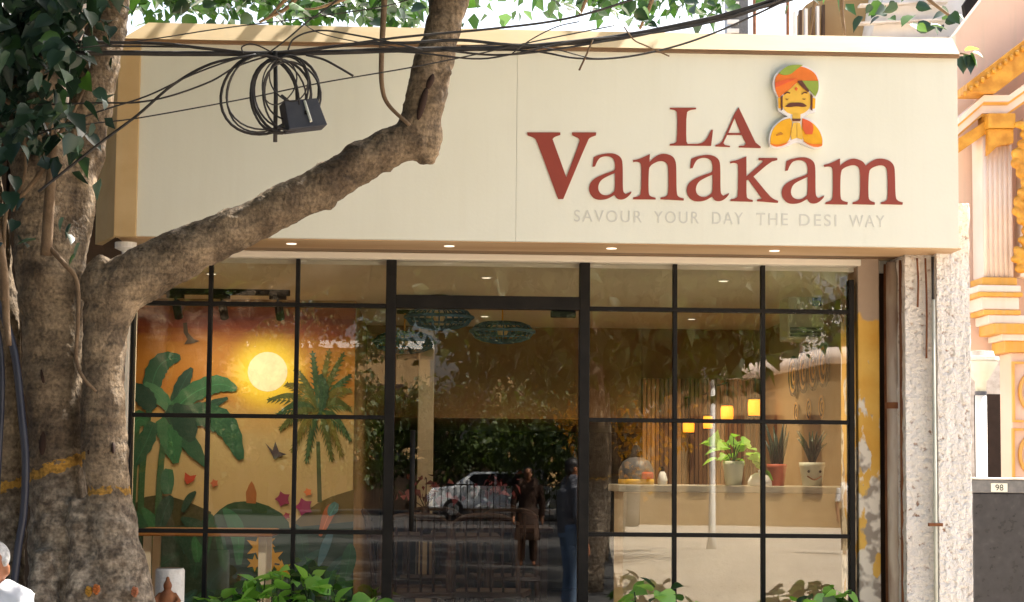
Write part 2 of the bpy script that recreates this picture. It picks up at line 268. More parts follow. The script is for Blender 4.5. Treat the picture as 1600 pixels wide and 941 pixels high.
# ------------------------------------------------------------------ mesh helpers
class MB:
    def __init__(s): s.v = []; s.f = []
    def add(s, vs, fs):
        o = len(s.v); s.v += [tuple(x) for x in vs]; s.f += [tuple(i + o for i in f) for f in fs]; return s
    def box(s, a, b):
        (x0, y0, z0), (x1, y1, z1) = [min(p, q) for p, q in zip(a, b)], [max(p, q) for p, q in zip(a, b)]
        return s.add([(x0, y0, z0), (x1, y0, z0), (x1, y1, z0), (x0, y1, z0), (x0, y0, z1), (x1, y0, z1), (x1, y1, z1), (x0, y1, z1)],
                     [(0, 3, 2, 1), (4, 5, 6, 7), (0, 1, 5, 4), (1, 2, 6, 5), (2, 3, 7, 6), (3, 0, 4, 7)])
    def hexa(s, p):   # 8 points ordered like box
        return s.add(p, [(0, 3, 2, 1), (4, 5, 6, 7), (0, 1, 5, 4), (1, 2, 6, 5), (2, 3, 7, 6), (3, 0, 4, 7)])
    def tube(s, pts, rad, n=8, close=True):
        pts = [Vector(p) for p in pts]; N = len(pts)
        rad = [rad] * N if isinstance(rad, (int, float)) else rad
        rings = []; ref = None
        for i, p in enumerate(pts):
            t = (pts[min(i + 1, N - 1)] - pts[max(i - 1, 0)]).normalized()
            if ref is None:
                ref = t.orthogonal().normalized()
            ref = (ref - t * ref.dot(t)).normalized(); b = t.cross(ref)
            rings.append([p + (ref * math.cos(2 * math.pi * k / n) + b * math.sin(2 * math.pi * k / n)) * rad[i] for k in range(n)])
        fs = [(i * n + k, i * n + (k + 1) % n, (i + 1) * n + (k + 1) % n, (i + 1) * n + k) for i in range(N - 1) for k in range(n)]
        if close: fs += [tuple(reversed(range(n))), tuple((N - 1) * n + k for k in range(n))]
        return s.add([v for r in rings for v in r], fs)
    def lathe(s, prof, c=(0, 0, 0), n=24, cap=True):
        c = Vector(c); vs = [c + Vector((r * math.cos(2 * math.pi * k / n), r * math.sin(2 * math.pi * k / n), z)) for r, z in prof for k in range(n)]
        N = len(prof)
        fs = [(i * n + k, i * n + (k + 1) % n, (i + 1) * n + (k + 1) % n, (i + 1) * n + k) for i in range(N - 1) for k in range(n)]
        if cap: fs += [tuple(reversed(range(n))), tuple((N - 1) * n + k for k in range(n))]
        return s.add(vs, fs)
    def ball(s, c, r, n=12, m=8):
        c = Vector(c); r = Vector(r) if not isinstance(r, (int, float)) else Vector((r, r, r))
        vs = [c + Vector((0, 0, -r.z))]
        for i in range(1, m):
            a = -math.pi / 2 + math.pi * i / m
            for k in range(n):
                vs.append(c + Vector((r.x * math.cos(a) * math.cos(2 * math.pi * k / n), r.y * math.cos(a) * math.sin(2 * math.pi * k / n), r.z * math.sin(a))))
        vs.append(c + Vector((0, 0, r.z))); L = len(vs) - 1
        fs = [(0, 1 + (k + 1) % n, 1 + k) for k in range(n)]
        for i in range(m - 2):
            for k in range(n): fs.append((1 + i * n + k, 1 + i * n + (k + 1) % n, 1 + (i + 1) * n + (k + 1) % n, 1 + (i + 1) * n + k))
        fs += [(L, 1 + (m - 2) * n + k, 1 + (m - 2) * n + (k + 1) % n) for k in range(n)]
        return s.add(vs, fs)
    def build(s, name, m, parent=None, smooth=False, bevel=0.0):
        me = bpy.data.meshes.new(name); me.from_pydata(s.v, [], s.f); me.update()
        return link(name, me, m, parent, smooth, bevel)

def link(name, me, m, parent=None, smooth=False, bevel=0.0):
    o = bpy.data.objects.new(name, me); COL.objects.link(o)
    if m is not None: me.materials.append(M[m] if isinstance(m, str) else m)
    if smooth: me.polygons.foreach_set('use_smooth', [True] * len(me.polygons))
    if parent is not None:
        o.parent = parent
        o.matrix_parent_inverse = Matrix.Translation(parent.location).inverted() if parent.type == 'EMPTY' else Matrix()
    if bevel:
        b = o.modifiers.new('bevel', 'BEVEL'); b.width = bevel; b.segments = 2; b.limit_method = 'ANGLE'
    return o
def tag(o, label, cat, group=None):
    o['label'] = label; o['category'] = cat
    if group: o['group'] = group
    return o
def thing(name, label, cat, loc=(0, 0, 0), group=None):
    o = bpy.data.objects.new(name, None); COL.objects.link(o); o.location = loc; o.empty_display_size = 0.1
    return tag(o, label, cat, group)
def struct(o): o['kind'] = 'structure'; return o
def stuff(o): o['kind'] = 'stuff'; return o

def catmull(pts, k=6):
    pts = [Vector(p) for p in pts]
    if len(pts) < 3: return pts
    q = [pts[0] * 2 - pts[1]] + pts + [pts[-1] * 2 - pts[-2]]; out = []
    for i in range(1, len(q) - 2):
        for j in range(k):
            t = j / k; a, b, c, d = q[i - 1], q[i], q[i + 1], q[i + 2]
            out.append(0.5 * ((2 * b) + (c - a) * t + (2 * a - 5 * b + 4 * c - d) * t * t + (3 * b - a - 3 * c + d) * t ** 3))
    out.append(pts[-1]); return out

def remesh_body(o, voxel, smooth_it=4, sub=False):
    r = o.modifiers.new('remesh', 'REMESH'); r.mode = 'VOXEL'; r.voxel_size = voxel; r.use_smooth_shade = True
    s = o.modifiers.new('smooth', 'SMOOTH'); s.iterations = smooth_it; s.factor = 0.5
    return o

def poly_prism(name, outer, Y, thick, m, parent, holes=(), conv=None, bevel=0):
    """flat outline (photo pixels on the plane y = Y) given real thickness towards the street"""
    bm = bmesh.new(); edges = []
    for ring in [outer] + list(holes):
        vs = []
        for p in ring:
            q = conv(p) if conv else P(p[0], p[1], Y)
            vs.append(bm.verts.new((q.x, Y, q.z)))
        for i in range(len(vs)): edges.append(bm.edges.new((vs[i], vs[(i + 1) % len(vs)])))
    bmesh.ops.triangle_fill(bm, use_beauty=True, use_dissolve=False, edges=edges)
    for f in bm.faces:
        if f.normal.y > 0: f.normal_flip()
    bmesh.ops.recalc_face_normals(bm, faces=bm.faces)
    if bm.faces and sum(f.normal.y for f in bm.faces) > 0: bmesh.ops.reverse_faces(bm, faces=bm.faces)
    ex = bmesh.ops.extrude_face_region(bm, geom=list(bm.faces))
    for v in ex['geom']:
        if isinstance(v, bmesh.types.BMVert): v.co.y -= thick
    bmesh.ops.recalc_face_normals(bm, faces=bm.faces)
    me = bpy.data.meshes.new(name); bm.to_mesh(me); bm.free()
    return link(name, me, m, parent)

# leaf meshes ------------------------------------------------
def leaf_mesh(name, heart=True, wide=0.36):
    prof = [(0.0, 0.05), (0.10, 0.26 if heart else 0.12), (0.28, wide), (0.5, wide * .9), (0.72, wide * .5), (0.88, wide * .15), (1.0, 0.0)]
    vs = []; fs = []
    for i, (t, wd) in enumerate(prof):
        droop = -0.12 * t * t
        vs += [(-wd, t - (0.06 if heart and i == 1 else 0), droop + wd * .35), (0, t, droop), (wd, t - (0.06 if heart and i == 1 else 0), droop + wd * .35)]
        if i:
            a = (i - 1) * 3; b = i * 3; fs += [(a, a + 1, b + 1, b), (a + 1, a + 2, b + 2, b + 1)]
    me = bpy.data.meshes.new(name); me.from_pydata(vs, [], fs); me.update()
    me.polygons.foreach_set('use_smooth', [True] * len(me.polygons)); return me
LEAF_V = np.array([(0, 0, 0), (-.34, .34, .10), (0, .42, -.02), (.34, .34, .10), (0, 1, -.10)], float)
LEAF_F = [(0, 2, 1), (0, 3, 2), (1, 2, 4), (2, 3, 4)]
def leaf_cloud(name, pos, size, m, parent=None, droop=0.6, sizevar=0.45):
    pos = np.asarray(pos, float); N = len(pos)
    az = rng.uniform(0, 2 * np.pi, N); pit = -droop + rng.normal(0, .55, N); rol = rng.normal(0, .8, N)
    d = np.stack([np.cos(az) * np.cos(pit), np.sin(az) * np.cos(pit), np.sin(pit)], 1)
    s = np.cross(d, [0, 0, 1.0]); s /= np.linalg.norm(s, axis=1)[:, None] + 1e-9; u = np.cross(s, d)
    s2 = s * np.cos(rol)[:, None] + u * np.sin(rol)[:, None]; u2 = np.cross(s2, d)
    sz = size * (1 + rng.uniform(-sizevar, sizevar, N))
    V = pos[:, None, :] + sz[:, None, None] * (LEAF_V[None, :, 0, None] * s2[:, None] + LEAF_V[None, :, 1, None] * d[:, None] + LEAF_V[None, :, 2, None] * u2[:, None])
    n = len(LEAF_V); Fc = (np.arange(N)[:, None, None] * n + np.array(LEAF_F)[None]).reshape(-1)
    me = bpy.data.meshes.new(name); nf = N * len(LEAF_F)
    me.vertices.add(N * n); me.vertices.foreach_set('co', V.reshape(-1)); me.loops.add(nf * 3); me.loops.foreach_set('vertex_index', Fc.astype(np.int32))
    me.polygons.add(nf); me.polygons.foreach_set('loop_start', np.arange(0, nf * 3, 3, dtype=np.int32)); me.update(calc_edges=True); me.validate()
    return link(name, me, m, parent)
def clumps(centres, per, spread):
    out = []
    for c in centres:
        out.append(np.asarray(c) + rng.normal(0, 1, (per, 3)) * np.asarray(spread))
    return np.concatenate(out)

# ================================================================== SETTING
g = MB().box((-400, -400, -0.5), (400, 400, 0)).build('ground', 'earth'); struct(g)
rd = MB().box((-60, -90, 0.0), (60, -4.36, 0.004)).build('plaza', 'concrete'); struct(rd)
ln = [(-60, -4.4), (1.6, -4.4), (2.3, -13), (4.6, -40), (7.4, -72), (-60, -72)]      # dark asphalt lane added to cut ground reflection in door and left panes
ln = MB().add([(x, y, z) for z in (.0045, .009) for x, y in ln], [tuple(range(5, -1, -1)), tuple(range(6, 12))] + [(i, (i + 1) % 6, 6 + (i + 1) % 6, 6 + i) for i in range(6)]).build('added_lane', 'asphalt'); struct(ln)
pv = MB().box((-14, -4.2, 0.0), (14, 0.0, 0.12)).build('pavement', 'paver'); struct(pv)
kerb = MB(); 
for i in range(28): kerb.box((-14 + i + .005, -4.35, 0.0), (-13 + i - .005, -4.203, 0.135))
struct(kerb.build('kerb', 'granitegrey'))

FZ = 0.45                                   # raised shop floor
FY = -0.60                                  # sign face
zs = P(760, 377.5, FY).z                    # underside of the sign
XL = P(203, 650, 0).x; XR = P(1334, 650, 0).x
zh = P(760, 409, 0).z                       # head of the glazing
SFX0 = P(217, 220, FY).x; SFX1 = P(1497, 240, FY).x
zt = P(850, 76, FY).z                       # top of the sign face

# ------------------------------------------------------------------ shop building
shop = thing('shop_building', 'cream-signed single-storey shop shell with roughcast pier and brown interior walls', 'building', (0, 0, 0))
cz = zh - 0.02
XW = P(204, 600, 2.25).x - .10          # inner face of the left wall
XV = P(1340, 700, 1.15).x               # inner face of the right wall
MB().box((XW - .2, 0.06, 0.12), (XV + .2, 9.2, FZ)).build('floor', 'floor_in', shop)
MB().box((XW - .2, 0.06, cz), (XV + .2, 9.2, 3.45)).build('ceiling', 'ceil', shop)
XM = P(553, 700, 2.25).x
MB().box((XW, 2.25, FZ), (XM, 2.37, cz)).build('mural_wall', 'brownlight', shop)
MB().box((XM - .12, 2.372, FZ), (XM, 9.2, cz)).build('partition_wall', 'brownlight', shop)
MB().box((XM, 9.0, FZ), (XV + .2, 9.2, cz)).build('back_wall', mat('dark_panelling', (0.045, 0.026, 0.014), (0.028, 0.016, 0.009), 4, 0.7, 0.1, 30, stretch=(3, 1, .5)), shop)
MB().box((XV, 0.41, FZ), (XV + .12, 9.0, cz)).build('side_wall', 'brownlight', shop)
MB().box((XW - .18, 0.21, FZ), (XW - .002, 2.25, cz)).build('side_wall', 'brownlight', shop)
zb = P(760, 512, 4.3).z
bk = P(760, 655, 4.5).z
xpl = P(1003, 700, 4.28).x; bk2 = P(1100, 592, 4.3).z
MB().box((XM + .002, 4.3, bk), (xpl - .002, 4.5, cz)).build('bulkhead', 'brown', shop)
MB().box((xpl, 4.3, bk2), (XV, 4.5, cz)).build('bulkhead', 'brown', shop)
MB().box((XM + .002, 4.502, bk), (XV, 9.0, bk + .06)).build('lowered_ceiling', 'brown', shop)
c0 = P(652, 700, 3.9).x; c1 = P(677, 700, 3.9).x
MB().box((c0, 3.9, FZ), (c1, 4.05, cz)).build('column', flat('column_paint', (.42, .35, .25)), shop, bevel=.006)
# right-hand piers
x0, x1 = P(1341, 600, -.03).x, P(1375, 600, -.03).x
MB().box((x0, -0.03, 0.12), (x1, 0.4, zs + .02)).build('plaster_jamb', 'peel', shop, bevel=.008)
xg0 = x1; xg1 = P(1412, 600, -.26).x
MB().box((xg0, 0.12, 0.12), (xg1 + .2, 0.4, zs + .02)).build('recess_wall', 'gap', shop)
x2 = P(1458, 600, -.3).x; x3 = P(1516, 600, -.36).x
def rough_block(name, a, b, m, n=0.012):
    bm = bmesh.new(); bmesh.ops.create_cube(bm, size=1)
    for v in bm.verts: v.co = Vector([a[i] if v.co[i] < 0 else b[i] for i in range(3)])
    bmesh.ops.subdivide_edges(bm, edges=bm.edges[:], cuts=40, use_grid_fill=True)
    me = bpy.data.meshes.new(name); bm.to_mesh(me); bm.free(); o = link(name, me, m, shop, True)
    t = bpy.data.textures.new(name, 'CLOUDS'); t.noise_scale = .045; t.noise_depth = 3
    d = o.modifiers.new('rough', 'DISPLACE'); d.texture = t; d.strength = n * 2; d.mid_level = .5; d.texture_coords = 'LOCAL'
    return o
rough_block('roughcast_pier', (xg1, -0.30, 0.10), (x2, 0.45, zs + .02), 'stucco')
zpt = P(1508, 318, -.37).z
rough_block('roughcast_pier', (x2 + .004, -0.37, 0.10), (x3, 0.45, zpt), 'stucco')
# left jamb
xj = P(196, 600, 0).x
MB().box((xj, -0.04, 0.12), (XL - .005, 0.2, zs + .02)).build('plaster_jamb', 'headrail', shop, bevel=.004)
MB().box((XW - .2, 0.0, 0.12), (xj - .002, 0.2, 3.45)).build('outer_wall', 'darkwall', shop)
MB().box((XV + .205, 0.46, 0.12), (XV + .26, 9.2, 3.45)).build('outer_wall', 'stucco', shop)
# entrance steps and plinth under the glazing
MB().box((XL - .005, -0.02, 0.12), (XR, 0.058, FZ)).build('plinth', 'granitegrey', shop)
dx0, dx1 = P(612, 700, 0).x, P(908, 700, 0).x
for i in range(2):
    MB().box((dx0 - .1, -0.02 - .3 * (2 - i), 0.121), (dx1 + .1, -0.022 - .3 * (1 - i), 0.12 + .11 * (i + 1))).build('step', 'granitegrey', shop, bevel=.006)

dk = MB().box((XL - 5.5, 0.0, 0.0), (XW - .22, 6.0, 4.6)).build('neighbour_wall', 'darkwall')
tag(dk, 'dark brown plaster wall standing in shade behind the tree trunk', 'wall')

# ------------------------------------------------------------------ sign board
sign = thing('shop_sign', 'long cream fascia sign with maroon lettering and tan edging', 'sign', (SFX0, FY, zs))
xs = P(807, 230, FY).x
MB().box((SFX0, FY, zs + .003), (xs - .0006, FY + .03, zt)).build('panel', 'cream', sign, bevel=.0008)
MB().box((xs + .0006, FY, zs + .003), (SFX1, FY + .03, zt)).build('panel', 'cream', sign, bevel=.0008)
MB().box((SFX0 + .01, FY + .031, zs + .006), (SFX1 - .01, 0.05, zt - .02)).build('box_frame', 'tan', sign)
# tan edging on the left, a flat board and a splayed return
a = P(182, 220, FY).x
MB().box((a, FY - .012, zs - .002), (SFX0 - .001, FY + .06, zt + .0)).build('edge_board', 'tan', sign, bevel=.003)
s0 = P(151, 300, -.25).x
MB().hexa([(s0, -.25, zs - .002), (a - .002, FY, zs - .002), (a - .002, FY + .05, zs - .002), (s0 + .03, -.21, zs - .002),
           (s0, -.25, zt - .02), (a - .002, FY, zt - .02), (a - .002, FY + .05, zt - .02), (s0 + .03, -.21, zt - .02)]).build('splayed_return', 'tan', sign)
# sloping cap along the top
cl, cr = a + .02, SFX1 + .004
tl, tr = P(232, 33, -.57), P(1488, 62, -.57)
zc = (tl.z + tr.z) / 2
MB().hexa([(cl, FY - .035, zt + .004), (cr, FY - .035, zt + .004), (cr, -.2, zt + .004), (cl, -.2, zt + .004),
           (tl.x, -.57, zc), (tr.x, -.57, zc), (tr.x, -.2, zc), (tl.x, -.2, zc)]).build('cap_flashing', 'tan_pale', sign)
MB().box((cl, FY - .028, zt - .012), (cr, FY - .003, zt + .002)).build('shadow_strip', 'soffit_dark', sign)  # dark strip drawn in as the shade line under the cap
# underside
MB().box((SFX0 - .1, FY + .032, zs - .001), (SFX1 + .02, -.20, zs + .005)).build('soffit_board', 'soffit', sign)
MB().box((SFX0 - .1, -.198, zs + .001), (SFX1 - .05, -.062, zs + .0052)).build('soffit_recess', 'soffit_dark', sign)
for px in (455, 702, 956, 1211):
    q = P(px, 379, -.42)
    MB().lathe([(.026, 0), (.025, -.003)], (q.x, -.40, zs - .0015), 20).build('downlight', 'led', sign)
# lettering: outlines in enlarged-photo units, turned to pixels, set on the sign plane
Z = 4.277
def z1(p): return P(810 + p[0] / Z, 150 + p[1] / Z, FY)
def z2(p): return P(1110 + p[0] / Z, 150 + p[1] / Z, FY)
def round_(pts, it=1):
    for _ in range(it):
        out = []
        n = len(pts)
        for i in range(n):
            p0, p1, p2 = Vector(pts[i - 1]), Vector(pts[i]), Vector(pts[(i + 1) % n])
            a1, a2 = (p1 - p0), (p2 - p1)
            ang = a1.angle(a2) if a1.length > 0 and a2.length > 0 else 0
            if ang > 1.0: out.append(tuple(p1))
            else: out += [tuple(p1 - a1 * .25), tuple(p1 + a2 * .25)]
        pts = out
    return pts
def letter(outer, conv, holes=(), rnd=2):
    o = poly_prism('letter', round_(outer, rnd), FY - .0005, .005, 'maroon', sign, [round_(h, rnd) for h in holes], conv)
    return o
letter([(58, 245), (280, 245), (280, 262), (240, 275), (228, 290), (320, 545), (410, 305), (405, 285), (360, 265), (358, 245), (520, 245), (518, 265), (480, 278), (465, 295), (300, 690), (265, 690), (122, 300), (105, 280), (62, 265)], z1, rnd=1)
AO = [(495, 475), (503, 410), (540, 394), (610, 382), (655, 390), (688, 415), (697, 455), (697, 610), (701, 645), (716, 657), (755, 640), (752, 655), (720, 685), (690, 695), (660, 690), (641, 663), (600, 688), (550, 697), (508, 690), (477, 655), (470, 615), (483, 575), (520, 545), (580, 520), (640, 500), (646, 485), (645, 450), (635, 420), (610, 405), (575, 403), (545, 413), (526, 438), (512, 472)]
AH = [(645, 516), (600, 535), (555, 560), (536, 590), (532, 625), (545, 653), (575, 666), (605, 664), (634, 645), (645, 628)]
def sh(pts, dx, dy): return [(x + dx, y + dy) for x, y in pts]
letter(AO, z1, [AH])
letter(sh(AO, 652, 11), z1, [sh(AH, 652, 11)])
letter(sh(AO, 4, 27), z2, [sh(AH, 4, 27)])
letter([(765, 430), (800, 425), (850, 404), (878, 390), (876, 442), (905, 412), (950, 388), (990, 388), (1032, 404), (1052, 440), (1055, 500), (1056, 655), (1070, 678), (1105, 686), (1104, 700), (948, 692), (950, 680), (985, 674), (1002, 655), (1002, 490), (995, 455), (973, 438), (940, 436), (905, 450), (877, 472), (870, 500), (868, 655), (882, 673), (916, 681), (917, 693), (765, 692), (767, 680), (802, 672), (820, 655), (822, 470), (815, 448), (795, 440), (767, 443)], z1)
letter([(130, 440), (180, 430), (240, 405), (240, 538), (350, 442), (350, 434), (320, 430), (322, 416), (446, 416), (446, 430), (400, 442), (287, 540), (393, 668), (420, 690), (452, 702), (450, 716), (310, 705), (312, 693), (344, 688), (252, 560), (240, 566), (240, 675), (252, 690), (283, 697), (282, 709), (133, 703), (135, 692), (168, 686), (183, 670), (186, 472), (178, 452), (155, 447), (132, 452)], z2, rnd=1)
letter([(757, 462), (800, 452), (865, 420), (865, 466), (905, 435), (950, 418), (985, 424), (1020, 440), (1037, 467), (1070, 440), (1110, 420), (1155, 420), (1202, 436), (1228, 470), (1232, 520), (1235, 680), (1250, 703), (1285, 713), (1282, 728), (1138, 724), (1140, 712), (1172, 704), (1185, 682), (1182, 510), (1174, 480), (1150, 463), (1115, 466), (1072, 485), (1056, 512), (1053, 680), (1066, 702), (1098, 713), (1097, 728), (950, 724), (950, 712), (984, 703), (1000, 682), (1000, 510), (990, 476), (965, 463), (930, 466), (890, 482), (868, 507), (866, 680), (880, 702), (917, 711), (915, 727), (768, 724), (770, 712), (804, 702), (818, 680), (818, 500), (812, 480), (795, 471), (760, 476)], z2)
letter([(1012, 80), (1187, 80), (1187, 90), (1140, 97), (1122, 115), (1120, 300), (1130, 322), (1215, 322), (1252, 298), (1288, 228), (1300, 228), (1287, 335), (1010, 333), (1012, 322), (1045, 318), (1060, 300), (1062, 115), (1050, 97), (1012, 90)], z1, rnd=1)
letter([(188, 78), (300, 312), (335, 340), (335, 350), (190, 346), (190, 336), (226, 332), (236, 318), (208, 262), (112, 262), (86, 316), (96, 330), (130, 335), (130, 343), (32, 339), (33, 330), (62, 320), (80, 300), (163, 114)], z2, [[(161, 150), (119, 249), (202, 249)]], rnd=0)
# tag line
def word(txt, xa, xb, yt, yb):
    cu = bpy.data.curves.new('w', 'FONT'); cu.body = txt; cu.size = 1; cu.space_character = 1.25
    ob = bpy.data.objects.new('w', cu); COL.objects.link(ob); bpy.context.view_layer.update()
    dg = bpy.context.evaluated_depsgraph_get(); me = bpy.data.meshes.new_from_object(ob.evaluated_get(dg)); bpy.data.objects.remove(ob)
    co = np.empty(len(me.vertices) * 3); me.vertices.foreach_get('co', co); co = co.reshape(-1, 3)
    lo, hi = co.min(0), co.max(0); pa, pb = P(xa, yb, FY), P(xb, yb + (xb - xa) * .017, FY)
    ht = P(xa, yt, FY).z - pa.z
    X = pa.x + (co[:, 0] - lo[0]) / (hi[0] - lo[0]) * (pb.x - pa.x); Zz = pa.z + (co[:, 1] - lo[1]) / (hi[1] - lo[1]) * ht
    me.vertices.foreach_set('co', np.stack([X, np.full(len(X), FY - .0005), Zz], 1).reshape(-1)); me.update(); me.materials.clear()
    o = link('tagline_word', me, 'grey_print', sign); s = o.modifiers.new('thick', 'SOLIDIFY'); s.thickness = .0015; s.offset = 1
for t, xa, xb, yt in (('SAVOUR', 897, 1003, 328), ('YOUR', 1022, 1092, 330), ('DAY', 1113, 1161, 331.5), ('THE', 1182, 1231, 333), ('DESI', 1249, 1307, 334.5), ('WAY', 1327, 1382, 336)):
    word(t, xa, xb, yt, yt + 18.5)

# turbaned figure emblem standing off the sign (layered cut-outs)
ZE = 5.227
def ze(p): return P(1170 + p[0] / ZE, 80 + p[1] / ZE, FY)
emb = thing('sign_emblem', 'cut-out emblem of a moustached man in orange and green turban with folded hands', 'emblem', (P(1242, 235, FY).x, FY, P(1242, 235, FY).z))
def cut(name, pts, lay, c, rnd=2, th=.004):
    return poly_prism(name, round_(pts, rnd), FY - .035 - lay * .0042, th, flat('emblem_' + c[0], c[1]), emb, (), ze)
OR, GR, FA, BR, YE, RE, WH = ('orange', (.80, .19, .02)), ('green', (.28, .37, .05)), ('face', (.85, .50, .06)), ('brown', (.12, .035, .02)), ('yellow', (.86, .42, .01)), ('red', (.75, .12, .03)), ('white', (.82, .80, .80))
poly_prism('backing', round_([(235, 165), (330, 118), (440, 125), (535, 175), (570, 250), (565, 350), (535, 400), (535, 505), (480, 520), (440, 545), (520, 575), (580, 650), (600, 740), (590, 790), (540, 808), (460, 785), (390, 745), (320, 780), (230, 805), (165, 790), (150, 720), (180, 630), (260, 560), (310, 545), (250, 510), (225, 490), (228, 380), (188, 330), (185, 230)], 2), FY - .002, .033, flat('emblem_white', WH[1]), emb, (), ze)
cut('turban', [(240, 185), (330, 130), (440, 140), (530, 190), (555, 255), (480, 262), (385, 262), (330, 320), (255, 375), (235, 395), (205, 330), (200, 235)], 0, OR)
cut('turban_fold', [(230, 195), (290, 140), (350, 124), (430, 128), (380, 160), (330, 205), (270, 212)], 1, GR)
cut('turban_fold', [(415, 255), (555, 258), (558, 330), (530, 385), (480, 330), (430, 285)], 1, GR)
cut('turban_fold', [(385, 262), (420, 255), (480, 340), (470, 350), (410, 300)], 2, BR, 1)
cut('turban_fold', [(205, 270), (300, 240), (385, 238), (330, 258), (260, 290), (205, 312)], 1, RE)
cut('face', [(262, 375), (330, 320), (385, 268), (440, 320), (495, 360), (495, 470), (440, 520), (375, 532), (310, 520), (262, 475)], 0, FA)
cut('ear', [(228, 395), (252, 390), (252, 480), (232, 478)], 0, YE, 1)
cut('ear', [(505, 392), (532, 400), (528, 480), (507, 482)], 0, YE, 1)
cut('sideburn', [(250, 385), (264, 375), (264, 490), (250, 500)], 1, BR, 0)
cut('sideburn', [(492, 360), (508, 380), (506, 500), (492, 490)], 1, BR, 0)
cut('moustache', [(285, 465), (320, 435), (375, 432), (430, 435), (462, 462), (430, 470), (375, 462), (320, 472)], 1, BR)
for ex in (300, 440):
    cut('eyebrow', [(ex - 22, 362), (ex, 345), (ex + 26, 352), (ex + 24, 360), (ex, 354), (ex - 18, 369)], 1, BR, 1)
    cut('eye', [(ex - 16, 402), (ex, 411), (ex + 16, 402), (ex, 404)], 1, BR, 0)
cut('forehead_mark', [(362, 320), (375, 308), (388, 320), (375, 338)], 1, RE, 1)
cut('neck', [(345, 525), (410, 525), (410, 585), (345, 585)], 0, FA, 0)
cut('neck_band', [(340, 565), (412, 565), (405, 584), (348, 584)], 1, BR, 1)
cut('arm', [(325, 560), (345, 590), (335, 640), (325, 735), (270, 780), (200, 790), (165, 770), (165, 710), (195, 630), (260, 575)], 0, YE)
cut('arm', [(425, 560), (500, 590), (560, 650), (592, 730), (585, 785), (530, 795), (460, 770), (430, 735), (420, 640)], 0, YE)
cut('shawl', [(425, 562), (490, 585), (520, 630), (505, 690), (450, 690), (425, 640)], 1, RE)
cut('arm_crease', [(210, 695), (250, 672), (270, 690), (250, 697), (215, 705)], 1, ('tan2', (.5, .2, .02)), 1)
cut('hand', [(350, 600), (378, 595), (378, 720), (335, 735), (330, 680)], 1, FA, 1)
cut('hand', [(381, 595), (405, 600), (425, 680), (425, 735), (381, 720)], 1, FA, 1)
cut('hem', [(165, 765), (220, 778), (300, 760), (330, 745), (270, 785), (200, 795)], 1, OR, 1)
cut('hem', [(430, 745), (500, 772), (590, 770), (570, 795), (500, 792)], 1, OR, 1)

# white carved bracket between sign and tree
wb = MB(); q = P(197, 366, -.5); k = 1 / ppm(-.5)
prof = [(17, 0), (17, -9), (6, -14), (5, -24), (16, -30), (19, -44)]
wb.lathe([(r * k, z * k) for r, z in reversed(prof)], (q.x, -.5, zs - .02), 20)
tag(wb.build('bracket', 'white', smooth=False), 'small white turned bracket under the left end of the sign', 'bracket')

# ------------------------------------------------------------------ shop front glazing
sf = thing('glass_storefront', 'black metal shop front of square glass panes with a glass door', 'shop front', (XL, 0, FZ))
zr = [zh, P(460, 476.5, 0).z, P(460, 651, 0).z, P(460, 831, 0).z]; zr.append(zr[3] - (zr[2] - zr[3])); zr.append(FZ + .004)
MB().box((XL - .004, -.06, zh), (XR + .03, .055, zs + .0)).build('head_rail', 'headrail', sf, bevel=.004)
pd0, pd1 = P(600, 670, 0).x, P(616, 670, 0).x; pe0, pe1 = P(904, 670, 0).x, P(920, 670, 0).x
MB().box((pd0, -.03, FZ), (pd1, .05, zh - .001)).build('post', 'black', sf, bevel=.003)
MB().box((pe0, -.03, FZ), (pe1, .05, zh - .001)).build('post', 'black', sf, bevel=.003)
MB().box((XR - .028, -.028, FZ), (XR, .048, zh - .07)).build('post', 'black', sf, bevel=.003)
MB().box((XL, -.028, FZ), (XL + .014, .048, zh - .001)).build('post', 'black', sf, bevel=.003)
tw = .0105
colsL = [XL + .014, P(325, 650, 0).x, P(461.5, 650, 0).x, pd0]; colsR = [pe1, P(1054, 660, 0).x, P(1192, 660, 0).x, XR - .028]
for cols in (colsL, colsR):
    for c in cols[1:3]: MB().box((c - tw, -.02, FZ), (c + tw, .03, zh - .001)).build('mullion', 'black', sf, bevel=.002)
    for zz in zr[1:5]: MB().box((cols[0], -.024, zz - tw), (cols[3], .034, zz + tw)).build('transom', 'black', sf, bevel=.002)
    for i in range(3):
        for j in range(5):
            xa, xb = cols[i] + (tw if i else 0), cols[i + 1] - (tw if i < 2 else 0)
            za, zb_ = zr[j + 1] + (tw if j < 4 else 0), zr[j] - (tw if j else .001)
            p = MB().box((xa, 0, za), (xb, .006, zb_)).build('pane', 'glass', sf)
zl0, zl1 = P(760, 483, 0).z, P(760, 463, 0).z
MB().box((pd1, -.03, zl0), (pe0, .05, zl1)).build('door_lintel', 'black', sf, bevel=.003)
MB().box((pd1, 0, zl1), (pe0, .006, zh - .001)).build('pane', 'glass', sf)
door = MB().box((pd1 + .004, .002, FZ + .01), (pe0 - .004, .010, zl0 - .006)).build('door', 'glass', sf)
h0, h1 = P(645, 672, -.06), P(643, 830, -.06)
MB().tube([(h0.x, -.06, h0.z), (h0.x, -.06, h1.z)], .013, 10).build('handle', 'black', door, True)
for zz in (h0.z - .04, h1.z + .04): MB().tube([(h0.x, -.06, zz), (h0.x, .002, zz)], .008, 8).build('handle_fixing', 'black', door, True)
q = P(880, 491, .03)
MB().box((q.x - .065, .014, q.z - .018), (q.x + .065, .05, q.z + .018)).build('door_closer', 'black', door, bevel=.004)

